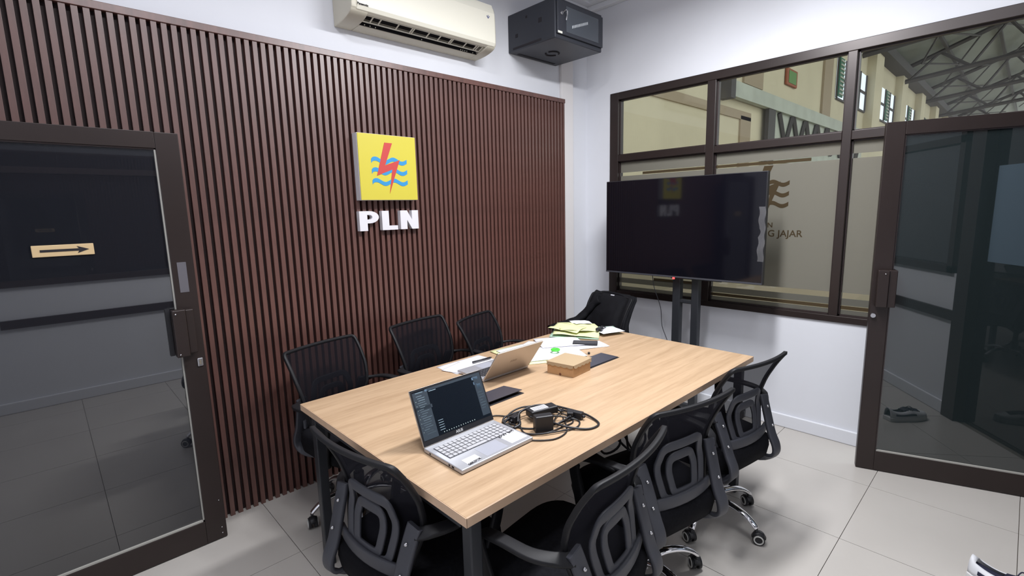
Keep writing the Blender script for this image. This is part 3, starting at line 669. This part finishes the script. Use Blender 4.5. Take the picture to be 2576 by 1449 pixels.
scr('screen_panels', [(0.0, 0.2, 0.02, 1.0), (0.2, 1, 0.0, 0.05), (0.88, 1, 0.05, 0.95), (0.0, 0.22, 0.33, 0.40)], SC1)
rows_ = [(0.04+0.01*(k % 3), 0.04+0.01*(k % 3)+0.06+rr.random()*0.07, 0.10+k*0.046, 0.10+k*0.046+0.012) for k in range(18)]
rows_ += [(0.9, 0.9+0.04+rr.random()*0.05, 0.42+k*0.06, 0.432+k*0.06) for k in range(7)]
rows_ += [(0.24, 0.31, 0.70+k*0.05, 0.712+k*0.05) for k in range(5)]+[(0.04, 0.14, 0.03, 0.045), (0.22, 0.32, 0.06, 0.075), (0.5, 0.6, 0.04, 0.05)]
scr('screen_text', rows_, SC2)
scr('screen_icons', [(0.86, 0.955, 0.07, 0.13), (0.87, 0.92, 0.18, 0.24), (0.91, 0.97, 0.24, 0.36), (0.17, 0.26, 0.01, 0.05)], SC3)
scr('screen_dots', [(0.02, 0.028, 0.2+k*0.09, 0.212+k*0.09) for k in range(8)]+[(0.28+k*0.035, 0.288+k*0.035, 0.955, 0.97) for k in range(14)], SC4)
text_obj('lettering', 'ASUS', 0.013, mat('silver_print', (0.5, 0.5, 0.5), 0.4), lid1, T1 @ MXZ(0.135, -0.0016, 0.0065), 0.0003, 0.0003)
B('sticker', (0.225, 0.018, 0.016), (0.298, 0.085, 0.0167), PAPER, b1, label='white sticker with black lettering')
text_obj('sticker_lettering', 'Berr wrl', 0.021, DARK, b1, Matrix.Translation((0.222, 0.074, 0.0170)) @ Matrix.Rotation(0.06, 4, 'Z'), 0.0002, 0.0006)
B('sticker', (0.035, 0.012, 0.016), (0.09, 0.05, 0.0167), mat('silver_sticker', (0.6, 0.6, 0.63), 0.4), b1, 0.0)
text_obj('sticker_lettering', 'GERZBOIL', 0.012, DARK, b1, Matrix.Translation((0.035, 0.008, 0.0170)) @ Matrix.Rotation(0.1, 4, 'Z'), 0.0002, 0.0005)
q = MB().box((-0.0006, 0.04, 0.006), (0.001, 0.052, 0.012)).box((-0.0006, 0.06, 0.006), (0.001, 0.068, 0.012)).box((-0.0006, 0.165, 0.006), (0.001, 0.172, 0.011))
obj('ports', q, DARK, b1)['kind'] = 'stuff'
l2, b2, lid2, T2 = laptop('laptop', 'pale gold laptop seen from behind, lid back toward the camera', (-1.89, -0.845, TZ), math.pi, 0.295, 0.20, math.radians(36), 0.178, SILV, SILVL, KEYD)
text_obj('lettering', 'ASUS', 0.018, mat('dim_print', (0.42, 0.36, 0.31), 0.35, metal=0.6), lid2, T2 @ Matrix.Translation((0.175, 0.0065, 0.085)) @ Matrix.Rotation(math.pi, 4, 'Z') @ Matrix.Rotation(math.pi/2, 4, 'X'), 0.0002, 0.0002)

# ------------------------------------------------------------------ papers etc.
def sheet(name, pts, z, m, label, cat, group=None, amp=0.0008, th=0.0008):
    q = MB(); P = [Vector((a, b, 0)) for a, b in pts]
    def fn(u, v):
        p_ = P[0]*(1-u)*(1-v)+P[1]*u*(1-v)+P[2]*u*v+P[3]*(1-u)*v
        return (p_.x, p_.y, z+th/2+amp*(1+math.sin(5*u+7*v)))
    q.grid(fn, 6, 6); o = obj(name, q, m, None, solid=th); return tag(o, label, cat, group)
def rect(cx, cy, w_, h_, a):
    c_, s_ = math.cos(a), math.sin(a)
    return [(cx+x_*c_-y_*s_, cy+x_*s_+y_*c_) for x_, y_ in ((-w_/2, -h_/2), (w_/2, -h_/2), (w_/2, h_/2), (-w_/2, h_/2))]
G2 = 'loose papers on the table'
sheet('paper_sheet', rect(-2.06, -0.775, 0.285, 0.165, 0.03), TZ, PAPER, 'white paper lying beyond the gold laptop, with a dark pen on it', 'paper', G2)
sheet('paper_sheet', rect(-2.13, -0.80, 0.15, 0.13, 0.3), TZ+0.003, PAPER, 'crooked white paper under the left edge of the gold laptop', 'paper', G2)
sheet('paper_sheet', rect(-1.74, -0.79, 0.22, 0.17, -0.12), TZ+0.004, YPAP, 'yellow-edged sheet under white papers behind the gold laptop lid', 'paper', G2)
sheet('paper_sheet', rect(-1.725, -0.80, 0.20, 0.14, -0.05), TZ+0.008, PAPER, 'white paper on the yellow-edged sheet behind the gold laptop lid', 'paper', G2)
sheet('paper_sheet', rect(-1.58, -0.77, 0.13, 0.10, 0.35), TZ+0.003, PAPER, 'small white paper between the two heaps of papers at the table edge', 'paper', G2)
sheet('paper_sheet', rect(-1.66, -0.99, 0.35, 0.25, -0.55), TZ, YPAP, 'yellow sheet peeking out left of the cardboard box', 'paper', G2)
sheet('paper_sheet', rect(-1.63, -0.965, 0.33, 0.24, -0.5), TZ+0.004, PAPER, 'large white paper behind the cardboard box', 'paper', G2)
sheet('paper_sheet', rect(-1.44, -0.86, 0.26, 0.21, -0.55), TZ+0.008, PAPER, 'largest white paper in the middle of the heap', 'paper', G2)
sheet('paper_sheet', rect(-1.37, -1.02, 0.21, 0.13, -0.45), TZ+0.0015, PAPER, 'white paper under the black phone', 'paper', G2)
fd = thing('folder', 'pale yellow folder with rumpled papers at the far end of the table', 'folder', (-1.12, -0.8, TZ))
def fold(pts, z, amp, m, nm, th=0.0012):
    P = [Vector((a, b, 0)) for a, b in pts]; q = MB()
    q.grid(lambda u, v: (lambda p_: (p_.x, p_.y, z+amp*(0.5+0.5*math.sin(4*u+3*v+1)*math.cos(3*v)+0.25*math.sin(11*u+2*v)*math.sin(9*v+u))))(P[0]*(1-u)*(1-v)+P[1]*u*(1-v)+P[2]*u*v+P[3]*(1-u)*v), 10, 8)
    return ch(obj(nm, q, m, None, solid=th), fd)
fold(rect(-1.21, -0.80, 0.30, 0.25, -1.0), TZ+0.005, 0.005, GPAP, 'green_sheet')
fold(rect(-1.20, -0.80, 0.28, 0.25, -0.95), TZ+0.012, 0.016, YPAP, 'yellow_cover')
fold(rect(-1.15, -0.77, 0.25, 0.21, -0.75), TZ+0.026, 0.014, YPAP, 'yellow_flap')
fold(rect(-1.22, -0.74, 0.20, 0.16, -1.3), TZ+0.030, 0.012, YPAP, 'yellow_flap')
fold(rect(-1.06, -0.72, 0.12, 0.10, -0.4), TZ+0.036, 0.008, PAPER, 'white_sheet')
sheet('paper_sheet', rect(-1.06, -0.935, 0.16, 0.15, -0.35), TZ+0.020, PAPER, 'white paper sticking out of the right side of the yellow folder', 'paper', G2)
sheet('paper_sheet', rect(-1.03, -0.90, 0.16, 0.16, -0.6), TZ+0.012, GPAP, 'pale green paper below the white one at the right of the yellow folder', 'paper', G2)
wt = thing('smart_watch', 'black wristwatch with strap lying on the papers at the table end', 'watch', (-1.115, -0.915, TZ+0.028), 0.2)
B('case', (-0.022, -0.02, 0), (0.022, 0.02, 0.014), BLK, wt, 0.005)
obj('strap', MB().tube(crom([(0.02, 0, 0.006), (0.045, 0.003, 0.014), (0.07, 0.0, 0.006), (0.08, 0, 0.0)], 4), 0.010, 8, ell=0.3).tube(crom([(-0.02, 0, 0.006), (-0.035, -0.003, 0.010), (-0.045, 0.0, 0.004)], 4), 0.010, 8, ell=0.3), BLK, wt)
ph = thing('phone', 'black phone lying face up on white papers', 'phone', (-1.362, -0.993, TZ+0.006), -0.95)
B('body', (-0.072, -0.036, 0), (0.072, 0.036, 0.009), BLK, ph, 0.004); B('screen', (-0.069, -0.033, 0.009), (0.069, 0.033, 0.0095), mat('phone_glass', (0.02, 0.02, 0.025), 0.3), ph)
pn = obj('pen', MB().cyl((-2.045, -0.792, TZ+0.011), (-1.93, -0.80, TZ+0.011), 0.005, 10).cyl((-1.93, -0.80, TZ+0.011), (-1.918, -0.801, TZ+0.011), 0.005, 10, 0.001), BLK)
tag(pn, 'dark pen lying on white paper beyond the gold laptop', 'pen')
hl = obj('tape_roll', MB().tube([(-1.615+0.02*math.cos(t*math.pi/10), -0.985+0.02*math.sin(t*math.pi/10), TZ+0.022) for t in range(20)], 0.006, 8, closed=True), mat('bright_green', (0.08, 0.6, 0.05), 0.5))
tag(hl, 'bright green ring on the papers behind the cardboard box', 'tape roll')
eb = thing('earphone', 'tiny dark earphone with a cord on the table by the far cable flap', 'earphone', (-1.505, -1.13, TZ))
obj('bud', MB().sphere((0, 0, 0.007), 0.007, 10), BLK, eb)
obj('cord', MB().tube(crom([(0, 0, 0.005), (-0.02, 0.02, 0.002), (-0.06, 0.03, 0.002), (-0.1, 0.01, 0.002)], 5), 0.0012, 6), BROWNH, eb)

# cardboard box
bx = thing('cardboard_box', 'small brown cardboard box with scalloped lid on the table', 'box', (-1.86, -1.311, TZ), 0)
# corners: front -1.864,-1.311 ; left back -1.886,-1.168 ; right -1.72,-1.298
A0 = Vector((0, 0, 0)); ex = Vector((0.146, 0.012, 0)); ey = Vector((-0.024, 0.142, 0)); 
def bq(u, v, z): p_ = A0+ex*u+ey*v; return (p_.x, p_.y, z)
q = MB().add([bq(0, 0, 0), bq(1, 0, 0), bq(1, 1, 0), bq(0, 1, 0), bq(0, 0, 0.057), bq(1, 0, 0.057), bq(1, 1, 0.057), bq(0, 1, 0.057)], [(0, 3, 2, 1), (4, 5, 6, 7), (0, 1, 5, 4), (1, 2, 6, 5), (2, 3, 7, 6), (3, 0, 4, 7)])
obj('body', q, CARD, bx, 0.001)
q = MB(); q.add([bq(-0.02, -0.03, 0.060), bq(1.05, -0.03, 0.063), bq(1.05, 1.03, 0.064), bq(-0.02, 1.03, 0.060), bq(-0.02, -0.03, 0.0575), bq(1.05, -0.03, 0.0605), bq(1.05, 1.03, 0.0615), bq(-0.02, 1.03, 0.0575)], [(0, 1, 2, 3), (7, 6, 5, 4), (0, 4, 5, 1), (1, 5, 6, 2), (2, 6, 7, 3), (3, 7, 4, 0)])
def scal(a0, a1, side):
    n_ = 28
    for k in range(n_):
        t0, t1 = k/n_, (k+1)/n_
        d_ = lambda t: 0.012+0.006*abs(math.sin(t*math.pi*4.5))
        for off in (0,):
            if side == 'f': P_ = [bq(t0, -0.032, 0.061), bq(t1, -0.032, 0.061), bq(t1, -0.04, 0.061-d_(t1)), bq(t0, -0.04, 0.061-d_(t0))]; P2 = [bq(t0, -0.015, 0.061), bq(t1, -0.015, 0.061), bq(t1, -0.022, 0.061-d_(t1)), bq(t0, -0.022, 0.061-d_(t0))]
            else: P_ = [bq(-0.022, t0, 0.060), bq(-0.022, t1, 0.060), bq(-0.03, t1, 0.060-d_(t1)), bq(-0.03, t0, 0.060-d_(t0))]; P2 = [bq(-0.006, t0, 0.060), bq(-0.006, t1, 0.060), bq(-0.012, t1, 0.060-d_(t1)), bq(-0.012, t0, 0.060-d_(t0))]
            q.add(P_+P2, [(0, 1, 2, 3), (7, 6, 5, 4), (3, 2, 6, 7), (0, 4, 5, 1), (0, 3, 7, 4), (1, 5, 6, 2)])
scal(0, 1, 'f'); scal(0, 1, 'l')
obj('lid', q, mat('worn_card_lid', (0.38, 0.28, 0.17), 0.8), bx)
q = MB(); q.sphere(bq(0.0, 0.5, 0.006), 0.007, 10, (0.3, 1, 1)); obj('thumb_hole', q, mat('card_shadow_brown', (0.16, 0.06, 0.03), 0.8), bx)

# cables heap
cbx = thing('charger_pile', 'tangled heap of black chargers and cables beside the silver laptop', 'charger', (-2.35, -1.52, TZ))
def coil(pts, r_, nm='cable', m=BLK): ch(obj(nm, MB().tube(crom(pts, 6), r_, 7), m), cbx)
z0 = TZ+0.004
coil([(-2.425, -1.435, z0), (-2.40, -1.42, z0+.008), (-2.36, -1.44, z0+.02), (-2.30, -1.45, z0+.02), (-2.20, -1.45, z0+.006), (-2.17, -1.55, z0+.005), (-2.165, -1.63, z0+.004), (-2.19, -1.70, z0), (-2.25, -1.70, z0), (-2.30, -1.64, z0+.006), (-2.32, -1.56, z0+.012), (-2.35, -1.50, z0+.02)], 0.0042)
coil([(-2.45, -1.36, z0), (-2.40, -1.37, z0), (-2.37, -1.44, z0), (-2.40, -1.50, z0), (-2.43, -1.56, z0), (-2.38, -1.61, z0), (-2.30, -1.62, z0), (-2.24, -1.62, z0), (-2.21, -1.56, z0), (-2.25, -1.50, z0+.006), (-2.33, -1.48, z0+.01)], 0.0026)
coil([(-2.445, -1.44, z0), (-2.41, -1.47, z0), (-2.41, -1.52, z0), (-2.36, -1.57, z0), (-2.27, -1.60, z0+.003), (-2.20, -1.60, z0+.003), (-2.18, -1.54, z0), (-2.22, -1.47, z0), (-2.28, -1.44, z0)], 0.003)
coil([(-2.43, -1.50, z0), (-2.44, -1.46, z0+.01), (-2.40, -1.45, z0+.014), (-2.38, -1.47, z0+.01), (-2.40, -1.50, z0+.004), (-2.43, -1.50, z0)], 0.0055)
coil([(-2.45, -1.53, z0), (-2.46, -1.60, z0), (-2.40, -1.66, z0), (-2.33, -1.66, z0), (-2.28, -1.62, z0), (-2.24, -1.57, z0)], 0.0026)
coil([(-2.28, -1.44, z0), (-2.22, -1.42, z0), (-2.17, -1.47, z0), (-2.19, -1.53, z0+.005), (-2.25, -1.55, z0+.006), (-2.31, -1.58, z0+.004)], 0.0026)
coil([(-2.42, -1.47, z0+.004), (-2.38, -1.42, z0+.012), (-2.31, -1.42, z0+.02), (-2.23, -1.46, z0+.012), (-2.20, -1.50, z0+.004), (-2.19, -1.57, z0+.006), (-2.24, -1.60, z0+.012), (-2.31, -1.60, z0+.006)], 0.0035)
coil([(-2.44, -1.55, z0), (-2.41, -1.60, z0+.003), (-2.34, -1.64, z0+.003), (-2.27, -1.66, z0), (-2.22, -1.63, z0), (-2.25, -1.58, z0+.01), (-2.30, -1.55, z0+.02)], 0.003)
coil([(-2.40, -1.49, z0+.01), (-2.36, -1.46, z0+.026), (-2.30, -1.47, z0+.036), (-2.25, -1.50, z0+.032), (-2.22, -1.55, z0+.012)], 0.0045)
ad = ch(obj('adapter', MB().box((-0.034, -0.017, 0), (0.034, 0.017, 0.06), Matrix.Translation((-2.365, -1.585, TZ)) @ Matrix.Rotation(-0.5, 4, 'Z')), BLK, None, 0.004), cbx)
ad2 = ch(obj('power_brick', MB().box((-0.06, -0.024, 0), (0.06, 0.024, 0.028), Matrix.Translation((-2.285, -1.505, TZ+0.014)) @ Matrix.Rotation(-0.25, 4, 'Z')), BLK, None, 0.005), cbx)
B('rating_label', (-0.045, -0.016, 0.028), (0.02, 0.016, 0.0286), PAPER, ad2, T=Matrix.Translation((-2.285, -1.505, TZ+0.014)) @ Matrix.Rotation(-0.25, 4, 'Z'))
q = MB()
for k in range(5): q.box((-0.042, -0.013+k*0.0055, 0.0286), (0.017, -0.0105+k*0.0055, 0.0288), Matrix.Translation((-2.285, -1.505, TZ+0.014)) @ Matrix.Rotation(-0.25, 4, 'Z'))
obj('label_print', q, DARK, ad2)['kind'] = 'stuff'
for (x_, y_, a_) in ((-2.215, -1.585, 0.7), (-2.385, -1.46, 0.2), (-2.20, -1.61, 1.8)):
    ch(obj('plug', MB().box((-0.02, -0.012, 0.002), (0.02, 0.012, 0.028), Matrix.Translation((x_, y_, TZ)) @ Matrix.Rotation(a_, 4, 'Z')).cyl((x_-0.03*math.cos(a_), y_-0.03*math.sin(a_), TZ+0.014), (x_-0.018*math.cos(a_), y_-0.018*math.sin(a_), TZ+0.014), 0.006, 8), BLK, None, 0.003), cbx)
# cables hanging under the table
uc = thing('hanging_cables', 'black cables looping down from the underside of the table', 'cable', (-1.85, -1.5, 0.6))
for k, pts in enumerate([[(-1.80, -1.30, 0.72), (-1.86, -1.50, 0.62), (-1.93, -1.62, 0.56), (-1.96, -1.56, 0.50), (-1.88, -1.45, 0.52), (-1.80, -1.35, 0.60), (-1.78, -1.25, 0.72)],
                         [(-1.75, -1.40, 0.72), (-1.82, -1.56, 0.60), (-1.90, -1.64, 0.53), (-1.83, -1.62, 0.48), (-1.74, -1.50, 0.52), (-1.70, -1.40, 0.72)],
                         [(-1.85, -1.35, 0.72), (-1.90, -1.55, 0.58), (-1.86, -1.64, 0.50), (-1.80, -1.66, 0.56), (-1.78, -1.55, 0.66), (-1.80, -1.40, 0.72)]]):
    ch(obj('cable', MB().tube(crom(pts, 6), 0.005, 6), BLK), uc)

# ------------------------------------------------------------------ sneaker
sn = thing('sneaker', 'white and navy lace-up sneaker on the floor at the lower right', 'shoe', (-0.985, -2.69, 0), math.radians(-104))
def sh(u, v):   # u along length 0..1 heel->toe, v around section
    L_ = 0.285; x_ = L_*u
    hwid = 0.036+0.012*math.sin(math.pi*min(1, u*1.0))+0.008*math.sin(math.pi*max(0, u-0.35)/0.65)
    if u < 0.06: hwid *= 0.75+0.25*u/0.06
    if u > 0.88: hwid *= math.sqrt(max(0.02, 1-((u-0.88)/0.125)**2))
    ht = 0.095-0.03*u-0.02*math.sin(math.pi*min(1, u/0.5))*(u < 0.5) if u < 0.5 else 0.080-0.035*((u-0.5)/0.5)**1.1
    a = math.pi*v
    return (x_, -hwid*math.cos(a)*(1 if abs(math.cos(a)) > .7 else 1), 0.028+(ht-0.028)*math.sin(a)**0.8 if math.sin(a) > 0 else 0.028)
def opening(u, v): return u < 0.42 and 0.30 < v < 0.70
q = MB(); nu, nv = 30, 16; vs = [sh(i/nu, j/nv) for j in range(nv+1) for i in range(nu+1)]; fsx = []
for j in range(nv):
    for i in range(nu):
        if opening((i+0.5)/nu, (j+0.5)/nv) and i > 1: continue
        fsx.append((j*(nu+1)+i, j*(nu+1)+i+1, (j+1)*(nu+1)+i+1, (j+1)*(nu+1)+i))
q.add(vs, fsx, True); obj('upper', q, OFFW, sn, solid=0.004)
q = MB(); q.grid(lambda u, v: (lambda p_: (0.012+p_[0]*0.9, p_[1]*0.88, 0.03+(p_[2]-0.028)*0.62))(sh(u*0.5, v)), 12, 8); obj('lining', q, NAVY, sn)
q = MB(); q.prism([(0.285*u, 1) for u in (0, 1)]+[(0.2, 1)], 0, 0.001, lambda a, b, d: (a, 0, d)) if False else None
sole = []
for k in range(24):
    t = k/23; u = t; hwid = -sh(u, 0)[1]; sole.append((0.29*u-0.003, hwid+0.005))
poly = sole+[(a, -b) for a, b in sole[::-1]]
q = MB(); q.prism(poly, 0.0, 0.030, lambda a, b, d: (a, b, d)); obj('sole', q, mat('white_sole', (0.66, 0.66, 0.66), 0.5), sn, 0.004)
q = MB()
for k in range(6):
    u = 0.45+0.06*k; p0 = sh(u, 0.30); p1 = sh(u+0.02, 0.5); p2 = sh(u, 0.70)
    q.tube([Vector(p0)+V(0, 0, .004), Vector(p1)+V(0, 0, .006), Vector(p2)+V(0, 0, .004)], 0.003, 6)
q.tube(crom([Vector(sh(0.47, 0.5))+V(0, 0, .008), Vector(sh(0.50, 0.5))+V(0, 0.02, .022), Vector(sh(0.56, 0.5))+V(0, 0.035, .01), Vector(sh(0.5, 0.5))+V(0, 0.005, .008)], 5), 0.0025, 6)
obj('laces', q, NAVY, sn)['kind'] = 'stuff'
q = MB().grid(lambda u, v: (lambda p_: (p_[0], p_[1], p_[2]+0.003))(sh(0.36+0.42*u, 0.33+0.34*v)), 10, 8)
obj('tongue', q, NAVY, sn, solid=0.003)
q = MB().grid(lambda u, v: (lambda p_: (p_[0]-0.001, p_[1]*1.05, p_[2]+0.0005))(sh(0.12+0.5*u, 0.06+0.1*v)), 10, 4).grid(lambda u, v: (lambda p_: (p_[0]-0.001, p_[1]*1.05, p_[2]+0.0005))(sh(0.12+0.5*u, 0.84+0.1*v)), 10, 4)
obj('side_stripe', q, NAVY, sn, solid=0.002)

# ------------------------------------------------------------------ ceiling lamp fixture
lm = thing('ceiling_lamp', 'slim white ceiling lamp above the table', 'lamp', (LX, LY, LZ))
ch(B('housing', (LX-0.33, LY-0.09, LZ), (LX+0.33, LY+0.09, LZ+0.03), WHITE, None, 0.004), lm)
for s_ in (-0.25, 0.25): ch(obj('hanger', MB().cyl((LX+s_, LY, LZ+0.03), (LX+s_, LY, ZC), 0.004, 8), SCREW), lm)

# ------------------------------------------------------------------ industrial hall beyond the window
hf = S(B('floor', (0.11, -14, -0.1), (60, 2.2, -0.02), mat('hall_concrete', (0.42, 0.36, 0.27), 0.6)))
hf.name = 'hall_floor'
hw_ = structE('wall_hall')
HY = 2.0
B('wall_panel', (0.2, HY, -0.02), (60, HY+0.3, 7.3), CREAMH, hw_)
B('pilaster', (8.03, HY-0.04, -0.02), (8.6, HY, 3.5), BROWNH, hw_)
B('wall_beam', (3.9, HY-0.04, 3.42), (8.6, HY, 3.6), BROWNH, hw_)
for x_ in (13.9, ): B('pilaster', (x_, HY-0.065, 3.9), (x_+0.85, HY, 7.1), BROWNH, hw_)
B('dark_wall_band', (0.2, HY-0.03, -0.02), (60, HY, 1.25), mat('dull_brown_band', (0.22, 0.19, 0.13), 0.8), hw_)  # added band, only darkens the hall seen through the low clear glass
B('pilaster', (8.1, HY-0.05, 4.2), (9.2, HY, 7.2), BROWNH, hw_)
for k in range(7):
    xa = 15.4+k*5.3; wd = 3.8
    fr = B('hall_window', (xa, HY-0.02, 4.85), (xa+wd, HY+0.02, 6.12), GLOWW, hw_)
    for t in (0, 0.25, 0.5, 0.75, 1): B('window_bar', (xa+wd*t-0.05, HY-0.06, 4.85), (xa+wd*t+0.05, HY-0.02, 6.12), TRUSS, fr)
    B('window_bar', (xa, HY-0.06, 5.44), (xa+wd, HY-0.02, 5.52), TRUSS, fr)
    B('window_bar', (xa, HY-0.06, 4.80), (xa+wd, HY-0.02, 4.86), TRUSS, fr)
    for t in (0.0, 0.50):
        lv = B('green_louvre', (xa+wd*t, HY-0.09, 4.9), (xa+wd*t+0.5, HY-0.06, 6.07), GREENS, fr)
        for zz in range(9): B('louvre_slat', (xa+wd*t+0.03, HY-0.12, 4.95+zz*0.125), (xa+wd*t+0.47, HY-0.09, 5.0+zz*0.125), GIRD, fr)
    B('pilaster', (xa+wd+0.12, HY-0.28, 4.12), (xa+wd+1.35, HY, 7.0), CREAMH, hw_)
gr = thing('steel_girder', 'pale grey steel girder with lattice bracing along the hall wall', 'girder', (7, 1.8, 3.8))
ch(B('beam', (7.1, 1.80, 3.78), (19, 1.93, 4.10), GIRD), gr); ch(B('end_plate', (6.9, 1.72, 3.70), (7.12, 1.98, 4.14), TRUSS), gr)
ch(B('backing_sheet', (9.9, 1.90, 2.6), (19, 1.93, 3.78), GIRD), gr)
ch(B('bracket_post', (9.3, 1.82, 2.5), (9.75, 1.90, 3.78), TRUSS), gr)
for k in range(8):
    xa = 10.1+1.05*k
    ch(obj('brace', MB().tube([(xa, 1.86, 3.76), (xa+0.5, 1.86, 3.0)], 0.06, 4), TRUSS), gr)
    ch(obj('brace', MB().tube([(xa+0.95, 1.86, 3.76), (xa+0.5, 1.86, 3.0)], 0.06, 4), TRUSS), gr)
hs = thing('wall_sign', 'small green notice in a red-brown frame high on the hall wall', 'sign', (11.1, 1.95, 4.77))
ch(B('frame', (10.72, 1.93, 4.56), (11.52, 1.99, 4.98), mat('red_brown_frame', (0.30, 0.09, 0.04), 0.7), None, 0.02), hs)
ch(B('sheet', (10.84, 1.92, 4.62), (11.40, 1.94, 4.92), mat('green_notice', (0.12, 0.26, 0.08), 0.7)), hs)
rf = structE('ceiling_hall')
q = MB(); q.add([(0.2, 2.5, 7.2), (60, 2.5, 7.2), (60, -8, 11.2), (0.2, -8, 11.2), (0.2, 2.5, 7.3), (60, 2.5, 7.3), (60, -8, 11.3), (0.2, -8, 11.3)], [(0, 1, 2, 3), (7, 6, 5, 4), (0, 4, 5, 1), (3, 2, 6, 7), (0, 3, 7, 4), (1, 5, 6, 2)])
obj('roof_sheet', q, ROOF, rf)
B('eave_beam', (0.3, 1.5, 6.95), (60, 2.0, 7.3), TRUSS, rf)
for k in range(6):
    yy = 0.4-1.5*k; zz = 7.2+(2.5-yy)*4/10.5
    B('purlin', (0.3, yy-0.05, zz-0.22), (60, yy+0.05, zz-0.08), TRUSS, rf)
G3 = 'roof trusses spanning the hall'
tr0 = None
for k in range(6):
    xa = 12.0+6.5*k
    if tr0 is None:
        tr0 = thing('roof_truss', 'dark steel roof truss nearest to the window, in front of all others', 'truss', (xa, 0, 0), 0, G3)
        a = lambda y_: 7.0+(2.5-y_)*4/10.5
        obj('top_chord', MB().tube([(0, 2.0, a(2.0)), (0, -8, a(-8))], 0.09, 4), TRUSS, tr0)
        obj('bottom_chord', MB().tube([(0, 2.0, 6.7), (0, -8, 6.9+0.9)], 0.10, 4), TRUSS, tr0)
        bt = lambda y_: 6.7+(2.0-y_)*0.11
        for i in range(5):
            y0 = 1.6-2.0*i; y1 = y0-1.0
            obj('strut', MB().tube([(0, y0, bt(y0)), (0, y1, a(y1))], 0.05, 4), TRUSS, tr0)
            obj('strut', MB().tube([(0, y1, a(y1)), (0, y0-2.0, bt(y0-2.0))], 0.06, 4), TRUSS, tr0)
        for i in range(3):
            obj('tie_rod', MB().tube([(0, 1.2-2.5*i, a(1.2-2.5*i)-0.1), (6.5, -0.6-2.5*i, a(-0.6-2.5*i)-0.1)], 0.04, 4), TRUSS, tr0)
            obj('tie_rod', MB().tube([(0, -0.6-2.5*i, a(-0.6-2.5*i)-0.1), (6.5, 1.2-2.5*i, a(1.2-2.5*i)-0.1)], 0.04, 4), TRUSS, tr0)
    else:
        dup(tr0, (xa, 0, 0), 0, 'dark steel roof truss beyond the window, %s from the front' % ['first', 'second', 'third', 'fourth', 'fifth', 'sixth'][k], G3)
